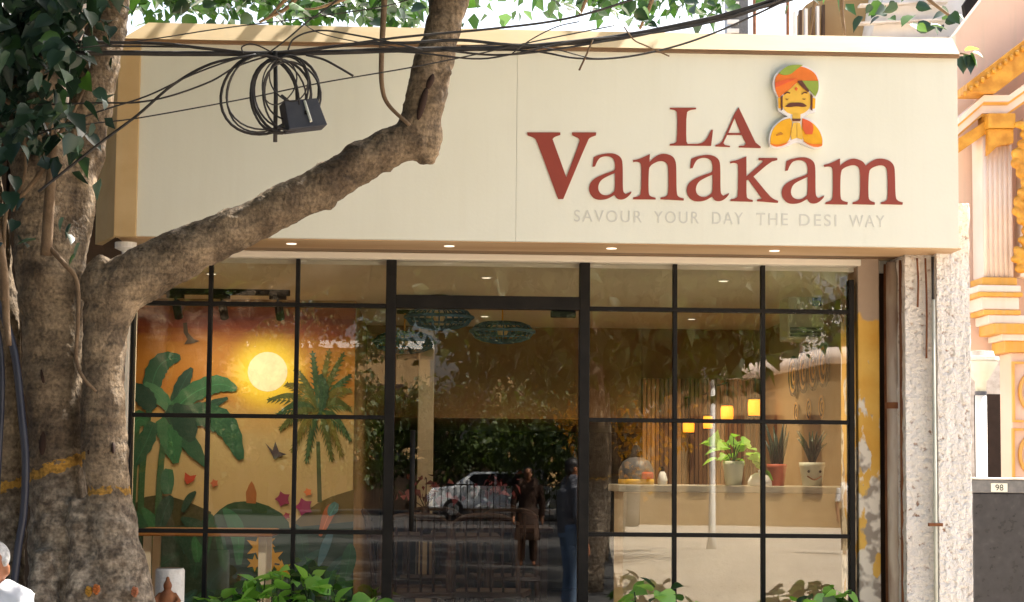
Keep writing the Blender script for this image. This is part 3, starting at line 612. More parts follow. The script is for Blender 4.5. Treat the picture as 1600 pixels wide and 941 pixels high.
# ------------------------------------------------------------------ pipes by the pier
xp = P(1398, 600, -.12).x
dp = thing('drain_pipe', 'stout rust-streaked drain pipe between ochre jamb and roughcast pier', 'pipe', (xp, -.1, .12))
MB().tube([(xp, -.1, .12), (xp, -.1, zs - .02)], .036, 18).build('pipe', 'rust', dp, True)
for zz in (P(1400, 634, -.1).z, P(1400, 860, -.1).z - .5, ):
    MB().lathe([(.044, -.016), (.044, .016)], (xp, -.1, zz), 18).build('clamp', 'rustdark', dp)
xq = P(1384, 600, 0).x
tp = MB().tube([(xq, -.02, .12), (xq, -.02, zs - .02)], .013, 10).build('thin_pipe', 'rustdark', smooth=True)
tag(tp, 'thin dark brown pipe in the recess beside the stout drain pipe', 'pipe')
xq2 = P(1409, 600, -.22).x
tp = MB().tube([(xq2, -.22, .12), (xq2, -.22, zs - .02)], .011, 10).build('thin_pipe', 'rustdark', smooth=True)
tag(tp, 'thin rusty red-brown pipe along the left edge of the roughcast pier', 'pipe')
xc = P(1459, 600, -.385).x
cdt = thing('conduit', 'slim cream conduit running down the face of the roughcast pier', 'conduit', (xc, -.4, .12))
zj = P(1459, 468, -.4).z
MB().tube([(xc, -.392, .12), (xc, -.392, zj)], .009, 10).build('pipe', 'potwhite', cdt, True)
MB().box((xc - .035, -.405, P(1459, 820, -.4).z - .008), (xc + .035, -.38, P(1459, 820, -.4).z + .008)).build('clip', 'rustdark', cdt)
cb = MB().tube([(xc - .002, -.394, zj), (xc - .002, -.394, zs - .02)], .0075, 8).build('short_cable', 'cable', smooth=True)
tag(cb, 'short dark cable hanging from the sign underside into the cream conduit', 'cable')
for i, (px, ya, yb) in enumerate(((1447, 405, 560), (1434, 402, 480))):
    xx = P(px, 500, -.33).x
    o = MB().tube(catmull([(xx, -.325, zs - .02), (xx + .004, -.33, (zs + P(px, yb, -.33).z) / 2), (xx + .002, -.322, P(px, yb, -.33).z)], 5), .005, 6).build('short_cable', 'rustdark', smooth=True)
    tag(o, ['long', 'short'][i] + ' loose brown wire stuck on the roughcast pier below the sign', 'wire')

# ================================================================== INTERIOR
# mural ------------------------------------------------------------
MY = 2.245
def mural_sky():
    m = bpy.data.materials.new('mural_sunset'); m.use_nodes = True; n = m.node_tree.nodes; l = m.node_tree.links; b = n['Principled BSDF']; b.inputs['Roughness'].default_value = .6
    tc = n.new('ShaderNodeTexCoord'); sp = n.new('ShaderNodeSeparateXYZ'); l.new(tc.outputs['Object'], sp.inputs[0])
    mp = n.new('ShaderNodeMapping'); mp.inputs['Scale'].default_value = (1.2, 1, 9); l.new(tc.outputs['Object'], mp.inputs[0])
    nz = n.new('ShaderNodeTexNoise'); nz.inputs['Scale'].default_value = 2.2; nz.inputs['Detail'].default_value = 5; l.new(mp.outputs[0], nz.inputs['Vector'])
    zt_, zb_ = P(380, 475, MY).z, P(380, 720, MY).z
    mr = n.new('ShaderNodeMapRange'); mr.inputs[1].default_value = zt_; mr.inputs[2].default_value = zb_; l.new(sp.outputs[2], mr.inputs[0])
    ad = n.new('ShaderNodeMath'); ad.operation = 'MULTIPLY_ADD'; l.new(nz.outputs['Fac'], ad.inputs[0]); ad.inputs[1].default_value = .22; l.new(mr.outputs[0], ad.inputs[2])
    r = n.new('ShaderNodeValToRGB'); e = r.color_ramp.elements
    dim = .68
    stops = [(.10, (.52, .17, .04)), (.19, (.30, .07, .06)), (.27, (.42, .08, .02)), (.36, (.66, .24, .01)), (.5, (.68, .26, .01)), (.66, (.64, .22, .01)), (.80, (.66, .38, .10)), (1.0, (.64, .46, .20))]
    e[0].position, e[0].color = stops[0][0], (*[v * dim for v in stops[0][1]], 1); e[1].position, e[1].color = stops[-1][0], (*[v * dim for v in stops[-1][1]], 1)
    for p_, c_ in stops[1:-1]: q = e.new(p_); q.color = (*[v * dim for v in c_], 1)
    l.new(ad.outputs[0], r.inputs[0])
    c = P(418, 582, MY); vd = n.new('ShaderNodeVectorMath'); vd.operation = 'DISTANCE'; l.new(tc.outputs['Object'], vd.inputs[0]); vd.inputs[1].default_value = (c.x, MY, c.z)
    k = 1 / ppm(MY)
    gr = n.new('ShaderNodeMapRange'); gr.inputs[1].default_value = 28 * k; gr.inputs[2].default_value = 75 * k; gr.inputs[3].default_value = .95; gr.inputs[4].default_value = 0; gr.interpolation_type = 'SMOOTHSTEP'; l.new(vd.outputs['Value'], gr.inputs[0])
    mx = n.new('ShaderNodeMix'); mx.data_type = 'RGBA'; l.new(gr.outputs[0], mx.inputs[0]); l.new(r.outputs[0], mx.inputs[6]); mx.inputs[7].default_value = (.92, .64, .03, 1)
    l.new(mx.outputs[2], b.inputs['Base Color']); return m
ml = P(204, 600, MY).x - .12; zbm = FZ + .01; zmt = P(400, 474, MY).z
mural = thing('wall_mural', 'painted sunset mural with white sun, banana plant and palm tree', 'mural', (ml, MY, zbm))
link('sunset_panel', (lambda me: (me.from_pydata(MB().box((ml, MY - .002, zbm), (XM - .003, MY + .004, zmt)).v, [], MB().box((ml, MY, zbm), (XM - .003, MY + .004, zmt)).f), me)[1])(bpy.data.meshes.new('sunset_panel')), mural_sky(), mural)
LY = [MY - .003]
def paint(name, pts, c, rnd=1, dy=.00005):
    LY[0] -= dy; cn = 'paint_%02d%02d%02d' % tuple(int(x * 99) for x in c)
    return poly_prism(name, round_(pts, rnd), LY[0], .00003, flat(cn, c), mural, ())
def circle(cx, cy, r, n=28): return [(cx + r * math.cos(2 * math.pi * i / n), cy + r * math.sin(2 * math.pi * i / n)) for i in range(n)]
def blade(name, path, wid, c, jag=0):
    pts = catmull([Vector((x, y, 0)) for x, y in path], 5); n = len(pts); lft, rgt = [], []
    for i, p in enumerate(pts):
        t = (pts[min(i + 1, n - 1)] - pts[max(i - 1, 0)]).normalized(); nr = Vector((-t.y, t.x, 0)); f = i / (n - 1)
        ww = wid * max(.04, math.sin(math.pi * min(1, f * .86 + .1)) ** .7) * (1 - (jag * (i % 2)))
        lft.append((p + nr * ww)[:2]); rgt.append((p - nr * ww)[:2])
    paint(name, lft + rgt[::-1], c, 0)
    if wid > 7: paint('midrib', [tuple(p[:2]) for p in pts[1:-1]] + [(p[0] + .9, p[1] + 1.2) for p in reversed(pts[1:-1])], tuple(min(1, x * 1.7) for x in c), 0)
paint('painted_sun', circle(418, 581, 31), (.98, .90, .55), 0)
G1, G2, G3, G4 = (.018, .085, .04), (.03, .13, .05), (.012, .05, .03), (.06, .18, .08)
# far hills, temple
paint('hill', [(205, 790), (235, 772), (280, 778), (330, 800), (330, 842), (205, 842)], (.05, .045, .012))
paint('hill', [(325, 815), (350, 790), (372, 783), (410, 785), (450, 808), (455, 842), (325, 842)], (.02, .06, .02))
paint('hill', [(470, 805), (505, 780), (553, 765), (552, 842), (440, 842)], (.11, .075, .01))
paint('temple', [(385, 786), (384, 770), (389, 758), (393, 752), (397, 758), (401, 770), (400, 787)], (.30, .10, .02), 0)
# coconut palm
paint('palm_trunk', [(494, 690), (500, 690), (503, 785), (496, 785)], (.05, .07, .02), 0)
for i, (ex, ey) in enumerate(((417, 625), (430, 650), (446, 600), (462, 575), (488, 548), (515, 545), (538, 550), (549, 585), (549, 610), (549, 640), (549, 690), (535, 715), (519, 722), (478, 725), (455, 708), (436, 672))):
    mxp, myp = (498 + ex) / 2, (640 + ey) / 2 - 14 + (8 if ey < 600 else 0)
    fc = [(.075, .085, .012), (.03, .07, .02), (.14, .11, .012)][i % 3]
    blade('palm_frond', [(498, 642), (mxp, myp), (ex, ey)], 4.2, fc)
    for q_ in range(3, 11):
        f_ = q_ / 11; bx_, by_ = (1 - f_) ** 2 * 498 + 2 * f_ * (1 - f_) * mxp + f_ * f_ * ex, (1 - f_) ** 2 * 642 + 2 * f_ * (1 - f_) * myp + f_ * f_ * ey
        ux, uy = ex - 498, ey - 642; ul = math.hypot(ux, uy); ux /= ul; uy /= ul; L_ = 17 * (1.15 - f_ * .7)
        for sg in (-1, 1): paint('palm_leaflet', [(bx_ - uy * sg * 1 - ux * 2, by_ + ux * sg * 1 - uy * 2), (min(551, bx_ + ux * L_ * .8 - uy * sg * L_ * .62), by_ + uy * L_ * .8 + ux * sg * L_ * .62 + 3), (bx_ + ux * 3.5, by_ + uy * 3.5)], fc, 0)
blade('palm_frond', [(500, 585), (506, 612), (500, 650)], 9, (.02, .06, .025), .3)
# banana plant
for pth in ([(219, 830), (222, 740), (230, 660), (238, 620)], [(245, 830), (252, 720), (262, 660), (268, 630)], [(205, 830), (209, 740), (214, 660)]):
    p3 = catmull([Vector((x, y, 0)) for x, y in pth], 4)
    paint('banana_stem', [(p.x - 5, p.y) for p in p3] + [(p.x + 5, p.y) for p in reversed(p3)], (.025, .09, .03), 0)
for pth, wd, c in (([(232, 640), (240, 590), (255, 565), (282, 558)], 17, G1), ([(268, 640), (285, 600), (300, 575)], 11, G3), ([(225, 600), (250, 620), (270, 645)], 12, G4), ([(262, 650), (300, 615), (340, 600), (370, 608)], 16, G2),
                   ([(262, 652), (310, 640), (356, 622)], 9, G3), ([(240, 640), (225, 620), (207, 600)], 16, G3), ([(268, 650), (320, 648), (355, 668), (377, 718)], 21, G1), ([(255, 650), (280, 672), (322, 728)], 17, G1),
                   ([(250, 655), (265, 680), (275, 724)], 19, G2), ([(260, 642), (285, 655), (300, 690)], 22, G3), ([(240, 660), (228, 690), (208, 730)], 14, G1), ([(230, 660), (215, 655), (204, 680)], 14, G2)):
    blade('banana_leaf', pth, wd, c, .12)
paint('banana_bunch', [(252, 740), (258, 732), (270, 734), (273, 752), (268, 772), (255, 772), (250, 758)], (.03, .12, .06))
# birds, butterfly, flowers
paint('bird', [(414, 692), (426, 704), (430, 690), (436, 706), (448, 710), (436, 714), (428, 718), (424, 708)], (.06, .04, .05), 0)
paint('bird', [(286, 505), (292, 504), (294, 520), (303, 530), (312, 533), (300, 537), (288, 538), (293, 530), (287, 520)], (.07, .04, .015), 0)
paint('butterfly', [(289, 738), (297, 744), (307, 742), (302, 752), (292, 757), (288, 750)], (.42, .05, .02), 0)
for fx, fy, s, c in ((442, 780, 13, (.22, .02, .07)), (475, 792, 15, (.25, .02, .10)), (481, 769, 7, (.6, .16, .04)), (335, 755, 7, (.45, .12, .05)), (448, 806, 6, (.30, .03, .05)), (297, 868, 10, (.35, .03, .03))):
    paint('flower', [(fx + s * (1 if i % 2 else .6) * math.cos(i * math.pi / 5), fy + s * (1 if i % 2 else .6) * math.sin(i * math.pi / 5)) for i in range(10)], c, 1)
# jungle floor
paint('jungle_floor', [(204, 826), (300, 820), (420, 828), (552, 815), (552, 1018), (204, 1018)], (.012, .035, .02), 0)
rr = random.Random(4)
for i in range(34):
    bx, by = rr.uniform(212, 540), rr.uniform(850, 1000); dx_ = rr.uniform(-26, 26); hh = rr.uniform(35, 75)
    ex = min(548, max(208, bx + dx_ * 1.6))
    blade('jungle_leaf', [(bx, by), (min(548, bx + dx_ * .4), by - hh * .6), (ex, by - hh)], rr.uniform(5, 13), rr.choice([G1, G2, G3, (.02, .07, .06), (.015, .05, .045)]))
blade('jungle_leaf', [(248, 828), (258, 795), (268, 775)], 12, G3); blade('jungle_leaf', [(285, 800), (295, 780), (306, 768)], 6, G3)
# parrot
blade('parrot_wing', [(528, 790), (515, 800), (500, 838)], 9, (.35, .10, .03)); blade('parrot_tail', [(518, 830), (508, 855), (498, 885)], 7, (.05, .13, .17)); blade('parrot_head', [(526, 786), (520, 796), (514, 806)], 8, (.06, .16, .16))
for fx, fy, s in ((405, 855, 22), (425, 872, 20), (418, 848, 14), (440, 890, 16), (398, 880, 14)):
    paint('yellow_flower', [(fx + s * (1 if i % 2 else .45) * math.cos(i * math.pi / 6), fy + s * (1 if i % 2 else .45) * math.sin(i * math.pi / 6)) for i in range(12)], (.50, .27, .02), 0)

# track light with three spots aimed at the mural ------------------------
ty = 1.55; tz = cz - .035
t0, t1 = P(253, 467, ty).x, P(453, 467, ty).x
track = thing('track_light', 'black ceiling track with three spotlights in front of the sunset mural', 'track light', ((t0 + t1) / 2, ty, tz))
MB().box((t0, ty - .02, tz - .0), (t1, ty + .02, cz - .001)).build('rail', 'black', track, bevel=.003)
for px in (274, 346, 434):
    q = P(px, 475, ty)
    dr = Vector((.12, .85, -1)).normalized(); top = Vector((q.x, ty, tz - .03))
    hd = MB().box((q.x - .05, ty - .022, tz - .022), (q.x + .05, ty + .022, tz - .001)).build('adapter', 'black', track)
    MB().tube([top + Vector((0, 0, .01)), top + dr * .02, top + dr * .021, top + dr * .13], [.008, .008, .026, .026], 14).build('spot_head', 'black', track, True)
    ld = bpy.data.lights.new('spot', 'SPOT'); ld.energy = 3.6; ld.spot_size = R(125); ld.spot_blend = .9; ld.color = (1, .86, .66); ld.shadow_soft_size = .03
    lo = bpy.data.objects.new('spot_lamp', ld); COL.objects.link(lo); lo.parent = track; lo.matrix_parent_inverse = Matrix.Translation(track.location).inverted()
    lo.location = top + dr * .16; lo.rotation_euler = (-dr).to_track_quat('Z', 'Y').to_euler()

# recessed ceiling lights
for i_, (x_, y_) in enumerate([(P(330, 440, .6).x, .6), (P(760, 440, .6).x, .6), (P(1130, 440, .6).x, .6), (P(760, 440, 3).x, 3.3), (P(1090, 440, 3).x, 3.3)]):
    dl = thing('ceiling_light', ['small round ceiling light in front of the mural', 'small round ceiling light inside the glass door', 'small round ceiling light in front of the counter', 'small round ceiling light over the deeper table', 'small round ceiling light before the plank wall'][i_], 'light', (x_, y_, cz), 'recessed ceiling lights')
    MB().lathe([(.033, -.004), (.033, .0)], (x_, y_, cz - .001), 20).build('rim', 'white', dl)
    MB().lathe([(.024, -.006), (.024, -.0045)], (x_, y_, cz - .001), 20).build('lens', 'led', dl)
    ld = bpy.data.lights.new('downlight', 'SPOT'); ld.energy = (36, 12, 26, 12, 22)[i_]; ld.spot_size = R(150); ld.spot_blend = .8; ld.color = (1, .80, .56); ld.shadow_soft_size = .04
    lo = bpy.data.objects.new('down_lamp', ld); COL.objects.link(lo); lo.parent = dl; lo.matrix_parent_inverse = Matrix.Translation(dl.location).inverted(); lo.location = (x_, y_, cz - .02)

# woven pendants -------------------------------------------------------
def pendant(px, py, rx, Y, label, topy):
    c = P(px, py, Y); rad = rx / ppm(Y)
    t = thing('pendant_lamp', label, 'lamp', (c.x, Y, c.z), 'woven pendant lamps')
    m = MB(); H = rad * .34
    for ph in range(28):
        a = 2 * math.pi * ph / 28
        m.tube([(c.x + rad * math.cos(a) * s, Y + rad * math.sin(a) * s, c.z + H * zz) for s, zz in ((.30, .85), (.6, .8), (.85, .5), (1, 0), (.85, -.6), (.6, -.9), (.35, -1))], .0045, 5)
    m.build('wicker_ribs', 'teal', t, True)
    for s, zz, th in ((1, 0, .011), (.35, -1, .007), (.30, .85, .007), (.85, .5, .006), (.85, -.6, .006)):
        MB().tube([(c.x + rad * s * math.cos(2 * math.pi * i / 32), Y + rad * s * math.sin(2 * math.pi * i / 32), c.z + H * zz) for i in range(33)], th, 6, False).build('hoop', 'teal', t, True)
    MB().tube([(c.x, Y, c.z + H * .85), (c.x, Y, cz - .02)], .006, 6).build('cord', 'goldflat', t)
    MB().tube([(c.x - rad * .3, Y, c.z + H * .85), (c.x + rad * .3, Y, c.z + H * .85)], .005, 6).build('crossbar', 'teal', t)
    MB().lathe([(.055, 0), (.055, .022)], (c.x, Y, cz - .023), 18).build('ceiling_rose', 'black', t)
    MB().ball((c.x, Y, c.z), .035, 12, 8).build('bulb', 'tan_pale', t, True)
pendant(686, 496, 53, 1.75, 'round blue woven pendant lamp, highest of three behind the glass door', 440)
pendant(785, 518, 50, 2.3, 'round blue woven pendant lamp under the middle of the door lintel', 460)
pendant(632, 534, 49, 2.9, 'round blue woven pendant lamp half hidden by the door post', 460)

# high table, dining tables, chairs -----------------------------------------
def table(name, x0, x1, y0, y1, z, m, leg, label, lw=.022):
    t = thing(name, label, 'table', ((x0 + x1) / 2, (y0 + y1) / 2, FZ))
    MB().box((x0, y0, z - .035), (x1, y1, z)).build('table_top', m, t, bevel=.005)
    for xx in (x0 + .06, x1 - .06):
        for yy in (y0 + .06, y1 - .06): MB().box((xx - lw, yy - lw, FZ), (xx + lw, yy + lw, z - .036)).build('leg', leg, t, bevel=.003)
    return t
ta = P(218, 832, 1.3); tb = P(462, 832, 1.3)
table('high_table', ta.x, tb.x - .12, 1.15, 1.65, P(400, 828, 1.3).z, 'tablewood', 'white', 'wooden-topped table with white legs in front of the mural')
def chair(x, y, rot, label, m='darkwood'):
    t = thing('chair', label, 'chair', (x, y, FZ), 'dark dining chairs'); z = FZ
    MB().box((x - .21, y - .21, z + .43), (x + .21, y + .21, z + .465)).build('seat', m, t, bevel=.008)
    for sx in (-1, 1):
        MB().tube([(x + sx * .2, y - .2, z), (x + sx * .185, y - .185, z + .43)], .014, 8).build('leg', m, t, True)
        MB().tube([(x + sx * .2, y + .23, z), (x + sx * .185, y + .19, z + .43), (x + sx * .18, y + .24, z + .86)], .014, 8).build('leg', m, t, True)
        MB().tube([(x + sx * .185, y - .18, z + .2), (x + sx * .185, y + .2, z + .2)], .009, 6).build('stretcher', m, t, True)
    ring = [(x - .18, y + .235, z + .84), (x - .12, y + .26, z + .88), (x, y + .27, z + .895), (x + .12, y + .26, z + .88), (x + .18, y + .235, z + .84)]
    MB().tube(catmull(ring, 4), .017, 8).build('top_rail', m, t, True)
    for sx in (-.1, -.03, .04, .11): MB().tube([(x + sx, y + .2, z + .465), (x + sx, y + .26, z + .88)], .008, 6).build('back_spindle', m, t, True)
    t.rotation_euler = (0, 0, rot)
t1x = P(690, 800, 2.2).x; t2x = P(760, 800, 3.6).x
dtz = FZ + .76
table('dining_table', t1x - .42, t1x + .35, 1.6, 2.25, dtz, 'darkwood', 'darkwood', 'dark dining table close behind the glass door')
table('dining_table', t2x - .35, t2x + .45, 3.3, 4.0, dtz, 'darkwood', 'darkwood', 'dark dining table deeper in the room behind the door')
for i, (x, y, r, lb) in enumerate(((t1x - .15, 1.2, R(180), 'dark wooden chair with its back to the glass door, left of the pair'), (t1x + .28, 1.25, R(170), 'dark wooden chair with its back to the glass door, right of the pair'),
                         (t1x - .05, 2.65, 0, 'dark wooden chair on the far side of the table by the door'), (t2x + .1, 2.9, R(185), 'dark wooden chair at the near side of the deeper table'), (t2x + .1, 4.4, 0, 'dark wooden chair at the far side of the deeper table'),
                         (XM + .35, 1.9, R(90), 'dark wooden chair beside the mural edge'))):
    chair(x, y, r, lb)
def bouquet(x, y, z, label):
    t = thing('flower_vase', label, 'vase', (x, y, z))
    MB().lathe([(.03, 0), (.045, .03), (.04, .1), (.022, .14), (.03, .155)], (x, y, z), 16).build('vase', 'darkwood', t, True)
    pts = rng.normal(0, 1, (46, 3)) * [.09, .09, .055] + [x, y, z + .27]
    stuff(leaf_cloud('blossom', pts, .055, flat('dark_red_petal', (.12, .015, .02)), t))
    for i in range(6):
        e = pts[i]; MB().tube([(x, y, z + .15), tuple(e)], .003, 5).build('stem', 'darkwood', t)
bouquet(t1x - .1, 1.9, dtz, 'vase of dark red flowers on the table close behind the door')
bouquet(t2x + .05, 3.6, dtz, 'vase of dark red flowers on the deeper table')

# counter with plants ------------------------------------------------------
cy = 0.62; cxl = P(966, 800, cy).x; ctz = P(1150, 759, cy).z
ctr = thing('service_counter', 'long beige service counter with pale stone top behind the right-hand panes', 'counter', ((cxl + XR) / 2, cy, FZ))
MB().box((cxl + .03, cy + .03, FZ), (XV - .005, cy + .55, ctz - .041)).build('front', 'counter', ctr)
MB().box((cxl, cy, ctz - .04), (XV - .002, cy + .6, ctz)).build('counter_top', 'ctop', ctr, bevel=.005)
def pot(px, wpx, hpx, Y, m, label, name='potted_plant'):
    c = P(px, 757, Y); k = 1 / ppm(Y); r = wpx / 2 * k; h = hpx * k
    t = thing(name, label, 'plant', (c.x, Y, ctz)); 
    MB().lathe([(r * .72, 0), (r * .95, h * .8), (r, h * .82), (r, h), (r * .88, h), (r * .84, h * .86)], (c.x, Y, ctz), 24).build('pot', m, t, True)
    MB().lathe([(.001, h * .86), (r * .85, h * .86)], (c.x, Y, ctz), 20, False).build('soil', 'soil', t)
    return t, Vector((c.x, Y, ctz + h * .86)), r, h
LEAFH = leaf_mesh('leaf', True, .40); LEAFH.materials.append(M['leaf_bright'])
LEAFD = leaf_mesh('leaf', True, .36); LEAFD.materials.append(M['leaf_dark'])
LEAFB = leaf_mesh('leaf', True, .42); LEAFB.materials.append(M['leaf_mid'])
def put_leaf(me, pos, d, size, roll, parent, name='leaf'):
    o = bpy.data.objects.new(name, me); COL.objects.link(o)
    d = Vector(d).normalized(); q = d.to_track_quat('Y', 'Z'); mtx = Matrix.Translation(pos) @ q.to_matrix().to_4x4() @ Matrix.Rotation(roll, 4, 'Y') @ Matrix.Scale(size, 4)
    o.parent = parent
    inv = Matrix.Translation(parent.location) if parent.type == 'EMPTY' else Matrix()
    o.matrix_parent_inverse = inv.inverted(); o.matrix_basis = mtx; return o
def bushy(t, base, n, rad, hgt, size, me, stemm='leaf_mid'):
    for i in range(n):
        a = random.uniform(0, 2 * math.pi); rr_ = rad * math.sqrt(random.random()); z = hgt * random.uniform(.15, 1) * (1 - .35 * rr_ / rad)
        p = base + Vector((rr_ * math.cos(a), rr_ * math.sin(a), z))
        if i % 3 == 0: MB().tube([base, base + (p - base) * .5 + Vector((0, 0, .02)), p], .0025, 5).build('stem', stemm, t)
        d = Vector((math.cos(a) + random.gauss(0, .5), math.sin(a) + random.gauss(0, .5) - .3, random.uniform(-.5, .5)))
        put_leaf(me, p, d, size * random.uniform(.7, 1.2), random.gauss(0, .6), t)
t, b, r, h = pot(1146, 34, 38, cy + .12, 'potwhite', 'bright green leafy plant in a pale white pot on the counter'); bushy(t, b, 34, .13, .19, .085, LEAFH)
put = P(1170, 720, cy + .1)
for i in range(7): put_leaf(LEAFH, Vector((b.x + .1 + .02 * i * .5, cy + .1, b.z - .005 - .012 * i + .03)), (1, -.5, -.6), .075, random.gauss(0, .6), t)
t, b, r, h = pot(1214, 31, 34, cy + .16, 'terracotta', 'tall upright plant in a red pot on the counter')
for i in range(11):
    a = 2 * math.pi * i / 11; e = b + Vector((.07 * math.cos(a), .05 * math.sin(a), .20 + .05 * math.sin(i * 2.3)))
    MB().tube([b + Vector((.02 * math.cos(a), .02 * math.sin(a), 0)), (b + e) / 2 + Vector((.004, 0, 0)), e], [.011, .013, .002], 6).build('blade', 'leaf_dark', t, True)
t, b, r, h = pot(1269, 41, 37, cy + .16, 'potwhite', 'dark spiky plant in a cream pot with a smiling face on the counter')
k = 1 / ppm(cy)
for dx_ in (-.032, .032): MB().ball((b.x + dx_, cy + .16 - r * .93, ctz + h * .62), (.008, .004, .008), 8, 6).build('painted_eye', 'black', t)
MB().tube(catmull([(b.x - .04, cy + .16 - r * .87, ctz + h * .42), (b.x, cy + .16 - r * .94, ctz + h * .27), (b.x + .04, cy + .16 - r * .87, ctz + h * .42)], 5), .004, 6).build('painted_smile', 'rustdark', t)
for i in range(16):
    a = random.uniform(0, 6.28); e = b + Vector((.085 * math.cos(a), .06 * math.sin(a), random.uniform(.1, .2)))
    MB().tube([b, (b + e) / 2 + Vector((0, 0, .03)), e], [.008, .010, .002], 5).build('blade', 'leaf_dark', t, True)
# helmet and pale dome, solid stand-ins on the counter for mirrored shapes
c = P(994, 757, cy + .2); hl = thing('helmet', 'grey domed helmet with yellow and red trim on the counter', 'helmet', (c.x, cy + .2, ctz))
hm = MB().lathe([(.085, 0), (.098, .03), (.097, .07), (.075, .115), (.04, .135), (.001, .14)], (c.x, cy + .2, ctz + .012), 22).build('shell', 'boxgrey', hl, True)
MB().lathe([(.1, .0), (.101, .015), (.1, .03)], (c.x, cy + .2, ctz), 22).build('rim', flat('yellow_trim', (.6, .35, .02)), hl, True)
MB().box((c.x + .02, cy + .09, ctz + .03), (c.x + .085, cy + .125, ctz + .07)).build('visor', flat('red_trim', (.45, .05, .03)), hl, bevel=.01)
c = P(1188, 757, cy + .05)
tag(MB().lathe([(.068, 0), (.066, .025), (.05, .055), (.025, .07), (.008, .073), (.01, .085), (.001, .09)], (c.x, cy + .07, ctz), 22).build('reflection_dome', 'shirt', smooth=True), 'small white domed dish cover on the counter beside the red pot', 'dish cover')
c = P(1035, 757, cy + .2)
jar = thing('bottle', 'small pale bottle with dark cap on the counter', 'bottle', (c.x, cy + .2, ctz))
MB().lathe([(.026, 0), (.028, .03), (.02, .06), (.01, .075)], (c.x, cy + .2, ctz), 14).build('body', 'shirt', jar, True)
MB().lathe([(.012, .075), (.012, .1)], (c.x, cy + .2, ctz), 12).build('cap', 'black', jar)

# plank wall and hanging lanterns -------------------------------------------------
py0 = 4.28
pw = thing('plank_wall', 'wall of upright brown timber planks behind the counter', 'wall', (P(1120, 750, py0).x, py0, FZ))
xa, xb = P(1003, 700, py0).x, XV - .01; n = 28; wdt = (xb - xa) / n
zp = bk2 - .004
me_pl = [None] * 4
for i in range(n):
    dz = random.uniform(0, .012)
    o = MB().box((xa + i * wdt + .003, py0 - .02 - dz, FZ), (xa + (i + 1) * wdt - .003, py0 + .015, zp)).build('plank', 'wood', pw, bevel=.002)
def lantern(px, py, wpx, hpx, Y, label):
    c = P(px, py, Y); k = 1 / ppm(Y); ww, hh = wpx * k / 2, hpx * k / 2
    t = thing('lantern', label, 'lantern', (c.x, Y, c.z - hh), 'glowing orange lanterns')
    MB().lathe([(ww * .92, -hh), (ww, -hh * .4), (ww, hh * .5), (ww * .85, hh)], (c.x, Y, c.z), 18).build('shade', 'lantern', t, True)
    for zz in (-hh, hh): MB().lathe([(ww * 1.03, -.006), (ww * 1.03, .006)], (c.x, Y, c.z + zz), 18).build('rim', 'black', t)
    MB().tube([(c.x, Y, c.z + hh), (c.x, Y, c.z + hh + .16)], .005, 6).build('rod', 'black', t)
    MB().tube([(c.x, Y, c.z + hh + .16), (c.x, py0 - .03, c.z + hh + .16)], .007, 6).build('arm', 'black', t)
lantern(1180, 637, 23, 28, 3.7, 'glowing orange lantern, highest and largest, on the plank wall')
lantern(1136, 645, 20, 24, 3.8, 'glowing orange lantern over the white-potted plant')
lantern(1106, 660, 15, 22, 4.0, 'small glowing orange lantern beside the lamp post reflection')
lantern(1076, 666, 18, 22, 4.05, 'glowing orange lantern farthest from the round baskets')
# baskets on the right-hand wall
wx = XV
for i, (px, py, s) in enumerate(((1242, 588, 30), (1258, 582, 31), (1273, 577, 32), (1289, 570, 34), (1246, 645, 17), (1266, 640, 18), (1286, 636, 19))):
    # where the ray meets the side wall
    d = P(px, py, 0) - CAM; tt = (wx - .012 - CAM.x) / d.x; q = CAM + d * tt; rad = s * (q.y - CAM.y) / F
    if i > 3: rad *= .9
    t = thing('wall_basket', ['dark woven round basket on the side wall, farthest of the upper row', 'dark woven round basket on the side wall, second of the upper row', 'dark woven round basket on the side wall, third of the upper row', 'dark woven round basket on the side wall, closest to the street',
              'small ochre round basket below the row, nearest the planks', 'small ochre round basket below the row, middle one', 'small ochre round basket below the row, nearest the street'][i], 'basket', (wx, q.y, q.z), 'round baskets on the side wall')
    for j, f in enumerate((1, .82, .62, .4, .2)):
        MB().tube([(wx - .022 + .003 * j, q.y + rad * f * math.cos(2 * math.pi * a / 24), q.z + rad * f * math.sin(2 * math.pi * a / 24)) for a in range(25)], rad * .09, 6, False).build('woven_ring', 'darkwood' if (j % 2 == 0) == (i < 4) else 'goldflat', t, True)
# air conditioner
c = P(1252, 497, 1.7)
ac = thing('air_conditioner', 'pale boxy air conditioner with a blue sticker under the ceiling', 'air conditioner', (XR, 1.7, c.z))
hw = 28 / ppm(1.7)
MB().box((c.x - hw, 1.55, c.z - .14), (c.x + hw, 1.85, c.z + .13)).build('casing', 'acwhite', ac, bevel=.012)
MB().box((c.x + hw * .35, 1.544, c.z + .06), (c.x + hw * .85, 1.549, c.z + .11)).build('sticker', 'blue', ac)
for i in range(3): MB().box((c.x - hw * .9, 1.535, c.z - .125 + i * .022), (c.x + hw * .9, 1.549, c.z - .113 + i * .022)).build('louvre', 'boxgrey', ac)
MB().box((c.x - .02, 1.68, c.z + .13), (c.x + .02, 1.72, cz)).build('hanger', 'black', ac)

